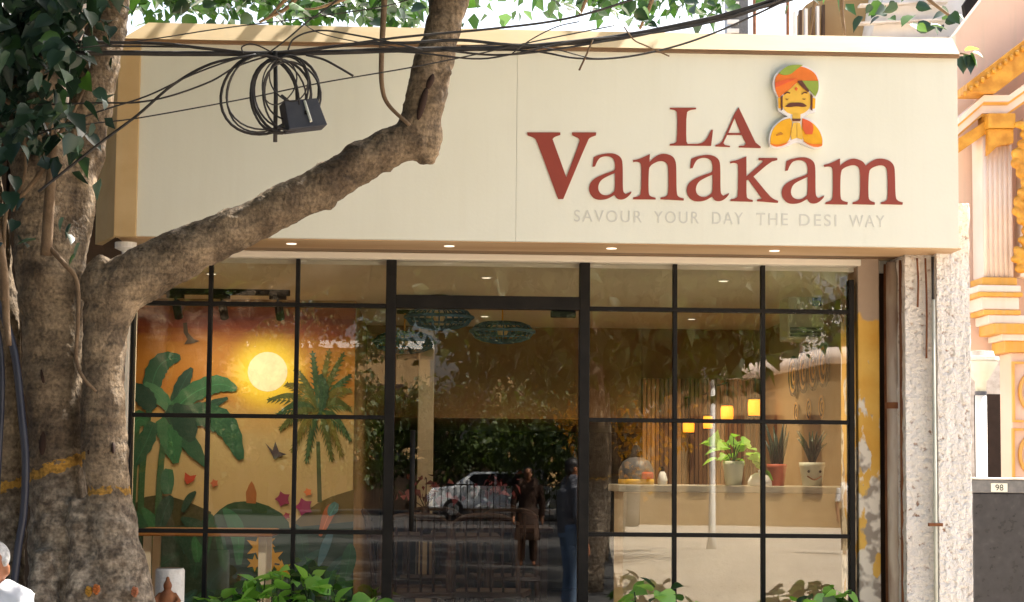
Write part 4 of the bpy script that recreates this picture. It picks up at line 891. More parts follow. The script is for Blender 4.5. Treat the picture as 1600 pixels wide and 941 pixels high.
# ================================================================== TREE
TY = -1.5; K = 1 / ppm(TY)
bl0, bl1 = P(51, 741, TY), P(130, 713, TY); slb = (bl1.z - bl0.z) / (bl1.x - bl0.x)
M['bark'] = bark_mat([(P(137, 740, TY).x, bl0.z - slb * bl0.x, slb, .021), (0, P(170, 766, TY).z, 0, .014)])
tree = thing('street_tree', 'big fig tree with two fused trunks and a bent limb crossing the sign', 'tree', (P(130, 941, TY).x, TY, 0.1))
def limb(mb, spec, n=16, Yd=None, wob=.05):
    """spec: (px, py, radius in px, Y)"""
    pts = [P(x, y, yy) for x, y, r, yy in spec]; rad = [r / ppm(yy) for x, y, r, yy in spec]
    k = 5; cp = catmull(pts, k); cr = []
    for i in range(len(spec) - 1):
        for j in range(k): cr.append(rad[i] + (rad[i + 1] - rad[i]) * j / k)
    cr.append(rad[-1]); cr = [r * (1 + random.uniform(-wob, wob)) for r in cr]
    mb.tube(cp, cr, n)
tm = MB()
# right-hand stem, flaring to the ground, bending into the big limb
limb(tm, [(215, 1345, 92, TY), (208, 1180, 74, TY), (200, 1040, 58, TY), (192, 941, 48, TY), (180, 850, 40, TY), (172, 780, 35, TY), (165, 700, 35, TY), (161, 600, 34, TY), (164, 520, 35, TY), (180, 462, 42, TY), (222, 428, 43, TY), (290, 395, 40, TY), (350, 366, 35, TY), (420, 333, 34, TY), (500, 292, 34, TY), (560, 258, 33, TY), (612, 232, 32, TY), (655, 212, 33, TY)])
limb(tm, [(600, 238, 28, TY), (640, 218, 34, TY), (663, 165, 34, TY), (676, 105, 30, TY), (690, 50, 30, TY), (706, -10, 31, TY), (730, -110, 30, TY - .1), (770, -260, 26, TY - .3)])
limb(tm, [(640, 225, 22, TY), (662, 242, 18, TY), (678, 250, 9, TY)], 10)
limb(tm, [(655, 190, 20, TY), (672, 205, 22, TY), (668, 240, 16, TY)], 10)
limb(tm, [(680, 118, 14, TY - .05), (698, 116, 8, TY - .06), (710, 112, 5, TY - .06)], 10)
limb(tm, [(500, 300, 20, TY - .02), (512, 316, 13, TY - .02), (518, 327, 5, TY - .02)], 10)
limb(tm, [(580, 255, 14, TY), (605, 266, 9, TY), (612, 276, 3, TY)], 8)
limb(tm, [(150, 470, 28, TY), (155, 430, 24, TY), (172, 412, 20, TY)], 12)
# left-hand stem
limb(tm, [(75, 1345, 95, TY + .13), (85, 1150, 76, TY + .13), (95, 1000, 62, TY + .13), (96, 900, 52, TY + .13), (92, 800, 45, TY + .13), (90, 700, 43, TY + .13), (86, 600, 46, TY + .13), (82, 500, 50, TY + .13), (78, 420, 56, TY + .14), (70, 340, 50, TY + .16), (62, 240, 44, TY + .15), (48, 120, 42, TY + .2), (35, -20, 40, TY + .2), (15, -200, 36, TY + .2)])
limb(tm, [(92, 430, 36, TY + .1), (112, 330, 34, TY + .2), (132, 220, 34, TY + .3), (150, 120, 33, TY + .35), (172, 10, 33, TY + .4), (200, -140, 30, TY + .4), (240, -300, 26, TY + .4)])
limb(tm, [(120, 1345, 60, TY - .12), (128, 1100, 40, TY - .12), (132, 960, 30, TY - .08), (128, 860, 20, TY - .03), (120, 780, 12, TY)], 12)
limb(tm, [(50, 1345, 52, TY - .1), (58, 1100, 36, TY - .1), (64, 960, 26, TY - .06), (70, 860, 18, TY)], 12)
# third stem at the far left
limb(tm, [(0, 1345, 60, TY + .25), (5, 1000, 36, TY + .25), (8, 850, 29, TY + .25), (10, 700, 26, TY + .25), (8, 560, 26, TY + .25), (-5, 440, 30, TY + .25), (-25, 300, 30, TY + .2), (-45, 100, 30, TY + .2), (-70, -150, 28, TY + .2)])
trunk = tm.build('trunk', 'bark', tree); remesh_body(trunk, .016, 6)
for nm, sc, st in (('bark_coarse', .16, .045), ('bark_fine', .035, .016)):
    tx = bpy.data.textures.new(nm, 'CLOUDS'); tx.noise_scale = sc; tx.noise_depth = 4
    d = trunk.modifiers.new(nm, 'DISPLACE'); d.texture = tx; d.strength = st; d.mid_level = .5; d.texture_coords = 'LOCAL'
# knot holes
def hollow(px, py, rx, ry, Y, tilt):
    c = P(px, py, Y); bm = bmesh.new(); bmesh.ops.create_uvsphere(bm, u_segments=14, v_segments=8, radius=1)
    for v in bm.verts: v.co = Vector((v.co.x * rx * K, v.co.y * .02, v.co.z * ry * K))
    bmesh.ops.rotate(bm, verts=bm.verts, matrix=Matrix.Rotation(tilt, 3, 'Y')); bmesh.ops.translate(bm, verts=bm.verts, vec=c)
    me = bpy.data.meshes.new('bark_hollow'); bm.to_mesh(me); bm.free(); link('bark_hollow', me, flat('rotten_wood', (.03, .014, .008), .95), tree, True)
hollow(660, 162, 6, 27, TY - .085, R(14)); hollow(672, 128, 6, 14, TY - .08, R(20)); hollow(68, 590, 5, 16, TY + .018, R(-10)); hollow(68, 690, 7, 22, TY + .022, R(4)); hollow(141, 702, 4, 10, TY - .07, R(12)); hollow(177, 700, 3, 9, TY - .09, 0)
# aerial roots and twigs that belong to the tree
for pts, r, m in (([(602, -30), (599, 30), (596, 90), (597, 135), (607, 164), (640, 196)], 5.0, 'root'), ([(75, 385), (100, 412), (120, 440), (122, 500), (119, 560), (130, 590), (150, 612)], 4.2, 'root'),
                  ([(72, 400), (78, 300), (82, 230), (72, 180), (56, 130), (46, 90)], 9, 'root'), ([(82, 222), (100, 200), (118, 168), (140, 120)], 4, 'root'), ([(56, 135), (72, 60), (100, 0), (110, -40)], 4.5, 'root'),
                  ([(0, 150), (30, 180), (40, 260), (20, 330)], 4, 'root'), ([(78, 250), (40, 300), (10, 330), (5, 470)], 4.5, 'root'), ([(-5, 360), (6, 430), (10, 500), (14, 540)], 8, 'root'), ([(110, 60), (150, 20), (175, -10)], 3.5, 'root')):
    MB().tube(catmull([P(x, y, TY - .16 - .02 * (i % 2)) for i, (x, y) in enumerate(pts)], 6), [r * K * (1 - .45 * i / (len(pts) * 6 - 6)) for i in range((len(pts) - 1) * 6 + 1)], 8).build('aerial_root', m, tree, True)
# limbs above the picture that carry the crown
up = MB()
for a, b_ in (((-.2, -1.6, 3.9), (1.6, -.6, 5.4)), ((-.1, -1.6, 3.95), (.6, -3.2, 5.6)), ((-2.1, -1.2, 4.2), (-1.0, .6, 5.2)), ((-1.7, -1.1, 4.2), (-2.6, -3.4, 6.0)), ((-2.0, -1.3, 4.1), (-4.6, -2.0, 6.0)), ((1.0, -1.0, 5.0), (2.6, 1.4, 4.9)), ((-1.2, .2, 5.0), (.6, 1.6, 4.9))):
    a, b_ = Vector(a), Vector(b_); mid = (a + b_) / 2 + Vector((0, 0, .25)); up.tube(catmull([a, mid, b_], 5), [.09 - .006 * i for i in range(11)], 10)
up.build('upper_limb', 'bark', tree, True)
crown = MB()
TWY = .9
for pts in ([(560, -60), (470, -20), (418, 30)], [(470, -20), (452, 10), (405, 35)], [(700, -60), (560, -10), (500, 12), (470, 14)], [(1010, -80), (930, -20), (905, 25)], [(1010, -80), (1020, -10), (1000, 45)], [(1320, -70), (1280, -20), (1265, 55)], [(1330, -70), (1315, 0), (1320, 55)], [(1380, -90), (1430, -20), (1490, 30)]):
    crown.tube(catmull([P(x, y, TWY) for x, y in pts], 5), [.020 - .0012 * i for i in range((len(pts) - 1) * 5 + 1)], 6)
crown = crown.build('crown', 'root', tree, True)
# large leaves that can be told apart, top left
def in_dark(px, py): 
    return py < 250 - .9 * max(0, px - 60) or (px < 60 and py < 200)
cnt = 0
spots = []
while len(spots) < 140:
    px, py = random.uniform(-30, 175), random.uniform(-30, 240)
    dens = 1.0 if py < 130 and px < 120 else .38
    if px > 120 and py > 90: dens = .12
    if random.random() < dens: spots.append((px, py))
spots += [(30, 375), (55, 375), (105, 365), (112, 350), (120, 395), (125, 380), (100, 340), (15, 300), (25, 345), (40, 310), (8, 260), (20, 275), (150, 200), (135, 210), (120, 215), (148, 140), (160, 155), (10, 320), (5, 380)]
for i, (px, py) in enumerate(spots):
    p = P(px, py, TY - .3 - random.uniform(0, .55))
    a = random.uniform(0, 6.28)
    d = (math.cos(a) * .6, -.35 + math.sin(a) * .4, random.uniform(-1.1, -.1))
    put_leaf(LEAFB if random.random() < .12 else LEAFD, p, d, random.uniform(.06, .115), random.gauss(0, .7), crown)
# sprays against the sky over the sign: single leaves
sky_spots = []
for cx_, cy_, sx, sy, n_ in ((300, 12, 40, 20, 16), (390, 12, 45, 18, 22), (480, 14, 40, 16, 18), (560, 18, 40, 16, 16), (628, 25, 20, 14, 8), (715, 40, 8, 24, 6), (880, 6, 22, 14, 8), (940, 14, 28, 18, 12), (1000, 20, 32, 20, 18), (1070, 12, 30, 14, 9), (1130, 24, 24, 14, 7), (1260, 6, 25, 10, 5), (1375, 20, 22, 24, 9), (1410, 30, 26, 18, 7), (1460, 45, 24, 12, 8), (1480, 25, 16, 18, 6)):
    for _ in range(n_): sky_spots.append((random.gauss(cx_, sx * .7), random.gauss(cy_, sy * .8) - 6))
for px, py in sky_spots[::1][:140] if len(sky_spots) < 141 else random.sample(sky_spots, 140):
    p = P(px, min(py, 40), TWY + random.uniform(-.5, .7)); a = random.uniform(0, 6.28)
    put_leaf(LEAFB if random.random() < .4 else LEAFD, p, (math.cos(a), -.3 + .4 * math.sin(a), random.uniform(-1, .1)), random.uniform(.06, .115), random.gauss(0, .8), crown)
# the rest of the crown overhead
cs = []
while len(cs) < 250:
    c = np.array([rng.uniform(-6, 2.2), rng.uniform(-4.8, .6), rng.uniform(4.45, 7.6)])
    e = ((c[0] + 1.9) / 4.2) ** 2 + ((c[1] + 2.0) / 3.0) ** 2 + ((c[2] - 5.8) / 2.0) ** 2
    if e < 1.05: cs.append(c)
stuff(leaf_cloud('foliage', clumps(cs, 85, (.34, .34, .22)), .13, 'leaf_mid', tree))
cs2 = [np.array([rng.uniform(-3.2, 2.4), rng.uniform(.8, 2.4), rng.uniform(4.55, 5.3)]) for _ in range(34)]
cs5 = [np.array([rng.uniform(-4.6, -.6), rng.uniform(-5.5, -2.6), rng.uniform(3.75, 4.7)]) for _ in range(70)] + [np.array([rng.uniform(-4.8, -3.3), rng.uniform(-4.5, -.6), rng.uniform(1.9, 4.6)]) for _ in range(60)]  # unseen low foliage added to block front sky from the left trunk
stuff(leaf_cloud('foliage', clumps(cs5, 70, (.25, .25, .14)), .12, 'leaf_dark', tree))
stuff(leaf_cloud('foliage', clumps(cs2, 50, (.28, .28, .16)), .10, 'leaf_mid', tree))
cs3 = [np.array(P(px, py, yy)) for px, py, yy in [(random.uniform(-60, 110), random.uniform(-40, 60), TY - .2 + random.uniform(-.25, .5)) for _ in range(60)]]
cs3 += [np.array(P(random.uniform(-60, 85), random.uniform(40, 230), TY - .2 + random.uniform(-.2, .4))) for _ in range(26)]
stuff(leaf_cloud('foliage', clumps(cs3, 12, (.10, .08, .10)), .10, 'leaf_dark', tree))
cs4 = [np.array(P(px, py, 1.6)) for px, py in [(random.uniform(230, 650), random.uniform(-30, 16)) for _ in range(62)] + [(random.uniform(850, 1120), random.uniform(-40, 2)) for _ in range(20)]]
stuff(leaf_cloud('foliage', clumps(cs4, 16, (.13, .15, .06)), .085, 'leaf_mid', tree))

# hanging sprig at the sign's right end
q = P(1503, 84, -.3); sg = thing('creeper_sprig', 'small green leafy sprig hanging off the right end of the sign', 'plant', tuple(q))
MB().tube(catmull([q + Vector((-.08, .02, 0)), q, q + Vector((.05, -.02, -.02))], 4), .004, 5).build('stem', 'root', sg)
for px, py, dx_, dz, s, me in ((1505, 88, -.1, -1, .10, LEAFD), (1510, 86, .2, -1, .11, LEAFD), (1516, 84, .5, -1, .085, LEAFB), (1508, 80, .9, .2, .075, LEAFH), (1512, 90, -.4, -1, .07, LEAFD), (1520, 82, .9, -.4, .06, LEAFH)):
    put_leaf(me, P(px, py, -.32), (dx_, -.3, dz), s, random.gauss(0, .5), sg)

# hose at the far left
hs = MB().tube(catmull([P(x, y, TY - .05) for x, y in ((-6, 470), (8, 500), (24, 560), (34, 650), (40, 720), (37, 800), (28, 860), (20, 941), (10, 1100), (6, 1330))], 6), 6 * K, 10).build('hose', 'hosing', smooth=True)
tag(hs, 'dark navy hose running down beside the left tree trunk', 'hose')
hs = MB().tube(catmull([P(x, y, TY - .04) for x, y in ((-14, 470), (0, 540), (3, 620), (-4, 760), (-12, 941), (-14, 1330))], 6), 4.5 * K, 10).build('hose', 'hosing', smooth=True)
tag(hs, 'thinner dark hose against the leftmost grey stem', 'hose')

# ------------------------------------------------------------------ overhead cables
WY = -1.86; KW = 1 / ppm(WY)
wires = [([(60, 84), (190, 83), (260, 84), (400, 84), (520, 82), (640, 78), (760, 76), (800, 75), (950, 60), (1080, 36), (1230, 0), (1320, -30)], 4.2, 'thick black cable bundle sagging across the top of the sign'),
 ([(60, 64), (190, 67), (260, 69), (330, 77), (420, 83), (560, 69), (640, 67), (720, 63), (820, 71), (960, 62), (1100, 31), (1200, 2), (1260, -20)], 2.6, 'thin black overhead cable running full width just above the thick bundle'),
 ([(60, 72), (300, 74), (430, 86), (600, 76), (700, 77), (830, 80), (900, 91), (970, 90), (1050, 74), (1130, 46), (1230, 0)], 1.7, 'thin black overhead cable with the lowest sag right of the tree limb'),
 ([(400, 84), (480, 79), (560, 67), (640, 57), (760, 46), (860, 34), (930, 18), (1010, -8)], 2.0, 'thin black cable climbing from the coil to the roofline'),
 ([(690, 78), (770, 86), (850, 80), (960, 62), (1050, 46), (1150, 26), (1240, -8)], 1.8, 'thin black cable leaving the tree limb just below the roofline'),
 ([(520, 80), (640, 82), (740, 92), (800, 85), (900, 64), (990, 56), (1090, 40), (1180, 14), (1230, -5)], 1.5, 'thin cable dipping below the bundle just right of the tree limb'),
 ([(60, 300), (155, 225), (215, 180), (270, 133), (330, 100), (400, 86)], 2.3, 'thick-looking diagonal cable dropping from the coil behind the tree trunk'), ([(60, 164), (150, 161), (215, 160), (270, 149), (330, 127), (370, 104), (420, 87)], 1.5, 'thin cable curving level from the coil to the tree trunk'),
 ([(60, 205), (155, 192), (220, 184), (380, 155), (500, 130), (640, 106), (740, 86), (830, 66), (960, 40)], 1.1, 'straight very thin wire slanting across the sign behind the coil'), ([(60, 210), (150, 176), (230, 150), (300, 117), (370, 92), (420, 84)], 1.4, 'thin cable sloping gently from the bundle to the trunk'),
 ([(418, 84), (440, 68), (462, 50), (478, 36), (520, 6), (545, -15)], 1.3, 'small wire arcing up from the coil over the sign\'s top'), ([(450, 78), (458, 62), (480, 51), (510, 48), (560, 56), (600, 64), (660, 78)], 1.5, 'cable arch humped over the bundle right of the coil'),
 ([(380, 84), (378, 74), (390, 69), (405, 72), (425, 82)], 1.2, 'tiny cable loop standing up on the bundle above the coil'), ([(478, 86), (505, 93), (530, 106), (552, 119)], 1.9, 'loose cable end curling down right of the coil'),
 ([(100, 78), (232, 62), (350, 44), (480, 28), (600, 10), (660, -8)], 1.0, 'very thin wire rising along the sign\'s tan cap'), ([(470, 34), (500, 52), (560, 66), (620, 74)], .9, 'very thin wire linking the cable arch to the bundle'),
 ([(720, 72), (800, 70), (870, 78), (930, 92), (985, 88)], 1.0, 'thin short cable drooping on the sign beside the dry twig'), ([(800, 84), (830, 62), (870, 42), (905, 34)], 1.0, 'very thin wire rising steeply from the bundle to the cap right of the limb')]
for i, (pts, r, lb) in enumerate(wires):
    o = MB().tube(catmull([P(x, y, WY - .004 * i) for x, y in pts], 6), r * KW, 7).build('overhead_cable', 'cable', smooth=True)
    tag(o, lb or 'thin tangled wire among the overhead cables near the tree limb', 'cable', 'overhead cables')
coil = thing('cable_coil', 'coiled loops of spare black cable hanging from the overhead bundle', 'cable coil', tuple(P(430, 90, WY)))
for i, (cx_, cy_, rx, ry, th, tl) in enumerate(((405, 150, 60, 62, 2.3, .0), (408, 148, 54, 60, 1.6, .1), (438, 150, 47, 58, 2.2, -.05), (446, 146, 52, 60, 2.4, .05), (440, 142, 42, 55, 1.6, .1), (430, 152, 38, 56, 1.4, -.12), (450, 138, 36, 50, 1.5, .06), (415, 146, 62, 58, 1.5, .08), (455, 150, 45, 54, 1.8, -.1), (436, 128, 26, 36, 1.2, .3), (452, 122, 30, 36, 1.2, -.2))):
    pts = []
    for a in range(33):
        t_ = 2 * math.pi * a / 32; rr_ = 1 + .03 * math.sin(3 * t_ + i)
        x_, y_ = rx * math.cos(t_) * rr_, ry * math.sin(t_) * rr_
        pts.append(P(cx_ + x_ * math.cos(tl) - y_ * math.sin(tl), cy_ + x_ * math.sin(tl) + y_ * math.cos(tl), WY - .01 - .008 * i + .02 * math.sin(t_ + i)))
    MB().tube(pts, th * KW, 6, False).build('loop', 'cable', coil, True)
rod = MB().tube([P(430, 80, WY - .02), P(431, 150, WY - .02), P(430, 222, WY - .02)], 3.4 * KW, 8).build('hanging_rod', 'cable', smooth=True)
tag(rod, 'short black rod hanging through the cable coil', 'rod')
jb = thing('splice_box', 'flat grey plastic splice box hanging tilted beside the cable coil', 'box', tuple(P(475, 205, WY)))
f = WY - .11
fr = [P(452, 202, f), P(512, 195, f), P(496, 153, f + .05), P(444, 157, f + .05)]
bk_ = [p + Vector((-.028, .07, -.012)) for p in fr]
MB().hexa([fr[0], fr[1], bk_[1], bk_[0], fr[3], fr[2], bk_[2], bk_[3]]).build('casing', 'boxgrey', jb, bevel=.004)
MB().tube([P(476, 158, f + .04), P(486, 190, f - .004)], .006, 6).build('latch', 'acwhite', jb)
MB().box(*(lambda c: ((c.x - .006, f + .02, c.z - .008), (c.x + .006, f + .028, c.z + .008)))(P(478, 176, f + .02))).build('screw', 'black', jb)
MB().tube([P(452, 160, f + .08), P(440, 150, WY)], .008, 6).build('cable_entry', 'cable', jb)
# dry twig caught in the cables
tw_ = MB(); tw_.tube(catmull([P(926, 62, WY - .05), P(917, 84, WY - .05), P(905, 110, WY - .05)], 4), 1.6 * KW, 6)
tag(tw_.build('dry_twig', 'root', smooth=True), 'dry brown twig dangling from the cables in front of the sign', 'twig')
tw_ = MB(); tw_.tube(catmull([P(975, 42, WY - .05), P(990, 62, WY - .05), P(1010, 72, WY - .05), P(1046, 88, WY - .05)], 4), 1.2 * KW, 6)
tag(tw_.build('dry_twig', 'root', smooth=True), 'longer slanting dry twig lying over the cables', 'twig')

# ================================================================== PEOPLE
def person(name, label, loc, rot, top, bottom, hair, pose='stand', scale=1.0, group=None, skirt=False, headturn=0.0, voxel=.014, long_=False):
    """one continuous body, clothes and hair as children; built at the origin facing -y, then placed"""
    t = thing(name, label, 'person', (0, 0, 0), group)
    body, sh_, tr_ = MB(), MB(), MB()
    V = Vector
    if pose == 'sit': hip, knee, foot = .50, .50, .07
    else: hip = .90
    d = hip
    chest, neck, head = V((0, 0, d + .40)), V((0, 0, d + .53)), V((0, -.02, d + .635))
    for mb, e in ((body, 0), (sh_, .018)):
        mb.tube([(0, 0, d - .02), (0, 0, d + .12), (0, 0, d + .28), (0, -.0, d + .42), (0, .005, d + .485)], [.135 + e, .135 + e, .145 + e, .14 + e, .08 + e * .5], 16)
        for s in (-1, 1):
            mb.tube([(s * .05, 0, d + .455), (s * .16, 0, d + .43)], [.075 + e, .07 + e], 12); mb.tube([(s * .03, .01, d + .535), (s * .15, .005, d + .475)], [.05 + e, .06 + e], 10)
    body.tube([(0, .005, d + .46), (0, -.01, d + .62)], [.062, .056], 12)
    # head: skull, jaw, nose, ears (turned)
    ct, st_ = math.cos(headturn), math.sin(headturn)
    HS = .9
    def hv(x, y, z): return V((head.x + HS * (x * ct - y * st_), head.y + HS * (x * st_ + y * ct), head.z + HS * z))
    body.ball(hv(0, .01, .035), (.068, .083, .077), 16, 12); body.ball(hv(0, -.028, -.035), (.050, .056, .068), 14, 10)
    body.tube([hv(0, -.085, .02), hv(0, -.105, -.022)], [.010, .016], 8)
    body.tube([hv(-.045, -.078, .034), hv(.045, -.078, .034)], .012, 8)
    for s in (-1, 1): body.ball(hv(s * .08, .005, -.005), (.012, .018, .03), 8, 6)
    body.tube([hv(-.022, -.083, -.052), hv(.022, -.083, -.052)], .009, 6)
    for s in (-1, 1):
        S = V((s * .19, 0, d + .45))
        if pose == 'sit': E, W = V((s * .235, -.02, d + .16)), V((s * .13, -.24, d + .10))
        elif pose == 'camera': E, W = V((s * .25, -.12, d + .22)), V((s * .07, -.26, d + .48))
        else: E, W = V((s * .25, .02, d + .13)), V((s * .25, -.05, d - .10))
        body.tube([S, E, W], [.05, .042, .028], 12)
        sh_.tube([S, S + (E - S) * (1.0 if long_ else .8)], [.068, .062], 12)
        if long_: sh_.tube([E, E + (W - E) * .9], [.056, .045], 12)
        # hand with five fingers
        hd_ = (W - E).normalized(); sd = hd_.orthogonal().normalized(); sd = V((s * -.2, -.9, .1)) if pose == 'stand' else V((1, 0, 0)); sd = (sd - hd_ * sd.dot(hd_)).normalized(); nrm = hd_.cross(sd)
        pc = W + hd_ * .05; body.tube([W, pc - sd * .012, W + hd_ * .085 - sd * .012], [.028, .03, .024], 10); body.tube([W, pc + sd * .014, W + hd_ * .085 + sd * .014], [.028, .03, .024], 10)
        for fi, ln in enumerate((.065, .078, .074, .058)):
            b0 = W + hd_ * .085 + sd * (-.030 + .020 * fi); body.tube([b0, b0 + hd_ * ln * .55 + nrm * .006, b0 + hd_ * ln + nrm * .022], [.010, .009, .007], 7)
        b0 = W + hd_ * .03 - sd * .028; body.tube([b0, b0 + hd_ * .03 - sd * .028, b0 + hd_ * .06 - sd * .034], [.012, .010, .008], 7)
    for s in (-1, 1):
        Hh = V((s * .085, 0, d))
        if pose == 'sit': Kn, An = V((s * .12, -.42, .50)), V((s * .12, -.40, .09))
        else: Kn, An = V((s * .10, -.02, .48)), V((s * .11, .02, .08))
        body.tube([Hh, Kn, An], [.085, .058, .038], 14)
        body.tube([An + V((0, .03, -.035)), An + V((0, -.06, -.04)), An + V((s * .01, -.16, -.05))], [.036, .036, .026], 10)
        tr_.tube([Hh + V((0, 0, .05)), Kn, An + V((0, 0, .01))], [.118, .078, .066], 14)
    tr_.tube([(0, 0, d - .06), (0, 0, d + .10)], [.15, .150], 16)
    if skirt: sh_.tube([(0, 0, d + .05), (0, 0, d - .2), (0, 0, d - .48)], [.165, .2, .235], 18)
    bo = body.build('body', 'skin', t); remesh_body(bo, voxel, 3)
    so = sh_.build('shirt', top, t); remesh_body(so, voxel, 5)
    to = tr_.build('trousers', bottom, t); remesh_body(to, voxel * 1.2, 5)
    ha = MB(); ha.ball(hv(0, .028, .056), (.075, .082, .073), 16, 10); ha.ball(hv(0, .055, .0), (.068, .056, .068), 14, 10)
    for s in (-1, 1): ha.tube([hv(s * .070, -.02, .05), hv(s * .072, -.012, .012)], [.02, .010], 8)
    ho = ha.build('hair', hair, t); remesh_body(ho, voxel * .8, 3)
    if pose == 'sit' or voxel < .01:
        for s in (-1, 1): MB().ball(hv(s * .032, -.086, .018), (.011, .007, .007), 8, 6).build('eye', 'hairblack', t, True)
        cl = MB()
        for s in (-1, 1): cl.hexa([V((s * .012, -.088, d + .455)), V((s * .075, -.07, d + .47)), V((s * .075, -.06, d + .47)), V((s * .012, -.078, d + .455)), V((s * .05, -.07, d + .535)), V((s * .07, -.01, d + .55)), V((s * .06, -.005, d + .55)), V((s * .045, -.06, d + .535))])
        cl.build('collar', top, t)
    t.location = loc; t.rotation_euler = (0, 0, rot); t.scale = (scale,) * 3
    return t
py_ = -1.95
pm = P(-10, 846, py_)
sc_ = (pm.z - .12) / (.5 + .635 + .118)
person('person', 'seated grey-haired man in a white collared shirt beside the tree', (pm.x, py_, .12), R(-14), 'shirt', 'khaki', 'hairwhite', 'sit', sc_, headturn=R(12), voxel=.0085)
stl = thing('stool', 'plain wooden stool under the seated man', 'stool', (pm.x, py_, .12))
MB().lathe([(.17, .355 * sc_), (.17, .355 * sc_ + .03)], (pm.x, py_, .12), 20).build('seat', 'darkwood', stl, bevel=.006)
for s in (-1, 1):
    for u in (-1, 1): MB().tube([(pm.x + s * .15, py_ + u * .15, .12), (pm.x + s * .11, py_ + u * .11, .12 + .355 * sc_)], .016, 8).build('leg', 'darkwood', stl, True)
q = PR(826, 720, 23)
person('person', 'standing figure in a long dark brown coat reflected in the door', (q.x, -23, 0), R(180), 'darkcloth', 'darkcloth', 'hairblack', 'stand', 1.0, skirt=True, long_=True)
q = PR(1327, 745, 28)
person('person', 'standing man in white shirt and khaki trousers reflected at the glass edge', (q.x, -28, 0), R(180), 'shirt', 'khaki', 'hairblack', 'stand', .98)
q = PR(895, 700, 11)
person('person', 'standing figure in blue jeans and grey top reflected by the door post', (q.x, -11, 0), R(75), 'boxgrey', 'denim', 'hairblack', 'stand', 1.05, long_=True)

# ================================================================== PLANTERS, POST, OFFERINGS
def planter(xa, xb, z, label, n, hgt, me2):
    t = thing('planter_box', label, 'planter', ((xa + xb) / 2, -.22, .12))
    MB().box((xa, -.36, .12), (xb, -.08, z)).build('trough', 'granitegrey', t, bevel=.008)
    MB().box((xa + .02, -.34, z + .001), (xb - .02, -.10, z + .006)).build('soil', 'soil', t)
    for i in range(n):
        x = random.uniform(xa + .03, xb - .03); y = random.uniform(-.36, -.09); h_ = hgt * random.uniform(.25, 1) * (.75 + .25 * math.sin(x * 7))
        p = Vector((x, y - .04, z + h_))
        if i % 4 == 0: MB().tube([(x, y, z), (x + random.gauss(0, .02), y, z + h_ * .6), p], .0035, 5).build('stem', 'leaf_mid', t)
        a = random.uniform(0, 6.28)
        put_leaf(LEAFH if random.random() < .8 else me2, p, (math.cos(a), -.55 + .5 * math.sin(a), random.uniform(-.5, .45)), random.uniform(.07, .125), random.gauss(0, .6), t)
planter(P(285, 930, -.2).x, P(598, 930, -.2).x, .78, 'stone trough of bright green money plants under the mural panes', 230, .32, LEAFB)
planter(P(975, 930, -.2).x, P(1325, 930, -.2).x, .70, 'stone trough of broad-leaved green plants under the counter panes', 230, .33, LEAFB)
q = P(266, 888, -1.0); rw = 23 / ppm(-1.0)
po = thing('painted_post', 'whitewashed cut log post standing by the trunk', 'post', (q.x, -1.0, .12))
MB().lathe([(rw * 1.05, 0), (rw, .4), (rw * .98, q.z - .13), (rw * .9, q.z - .12)], (q.x, -1.0, .12), 22).build('log', 'whitewash', po, True)
MB().lathe([(.001, 0), (rw * .9, 0)], (q.x, -1.0, q.z + .002), 22, False).build('cut_face', 'root', po)
q = P(262, 910, -1.25)
fg = thing('figurine', 'small dark figurine with glowing orange garland in front of the white post', 'figurine', (q.x, -1.25, .12))
MB().lathe([(.08, 0), (.08, q.z - .28)], (q.x, -1.25, .12), 14).build('stand', 'darkwall', fg)
fb = MB(); fb.ball((q.x, -1.25, q.z - .085), (.042, .035, .055), 12, 8); fb.ball((q.x, -1.25, q.z - .015), (.020, .02, .024), 10, 8); fb.ball((q.x, -1.25, q.z - .14), (.065, .05, .03), 12, 8)
for s in (-1, 1): fb.tube([(q.x + s * .03, -1.25, q.z - .05), (q.x + s * .055, -1.27, q.z - .08), (q.x + s * .03, -1.29, q.z - .1)], .011, 8)
fb.ball((q.x, -1.25, q.z + .012), (.010, .01, .016), 8, 6)
remesh_body(fb.build('idol', 'rustdark', fg), .005, 2)
for a in range(9):
    an = math.pi * (1.05 + .9 * a / 8); MB().ball((q.x + .075 * math.cos(an), -1.30, q.z - .10 + .06 * math.sin(an)), .014, 8, 6).build('marigold', flat('marigold', (.80, .24, .01)), fg, True)
for i, (px, py, c, lb) in enumerate(((138, 924, (.30, .15, .01), 'yellow'), (150, 921, (.36, .10, .015), 'orange'), (210, 925, (.30, .10, .04), 'red-orange'))):
    yy = TY - .16 if i < 2 else TY - .15
    c_ = P(px, py, yy); mb = MB()
    for a in range(9): mb.ball((c_.x + .009 * math.cos(a * .7), yy + .01, c_.z + .012 * math.sin(a * .7) * (1 + .4 * (a % 2))), (.008, .02, .008), 8, 6)
    mb.ball((c_.x, yy + .005, c_.z), .010, 8, 6)
    tag(mb.build('offering_flower', flat('petal%d' % i, c), smooth=True), lb + ' offering flower tucked against the foot of the tree trunk', 'flower')

# ================================================================== RIGHT-HAND NEIGHBOURS
NY = 7.0; kn = 1 / ppm(NY)
tem = thing('ornate_building', 'peach ornate building with gold cornices, fluted column and gold carvings', 'building', (P(1620, 900, NY).x, NY, 0))
def slab(name, pts, Y, th, m, bev=0): 
    return poly_prism(name, pts, Y, th, m, tem)
slab('wall', [(1480, 64), (1560, -40), (1900, -90), (1900, 760), (1576, 760), (1576, 560), (1480, 560)], NY + .6, .3, 'peach')
xw = P(1590, 800, NY + .5).x
MB().box((P(1576, 700, NY + .5).x, NY + .25, 0), (P(1900, 700, NY + .5).x, NY + .6, P(1600, 740, NY + .5).z + .3)).build('base_wall', 'peach', tem)
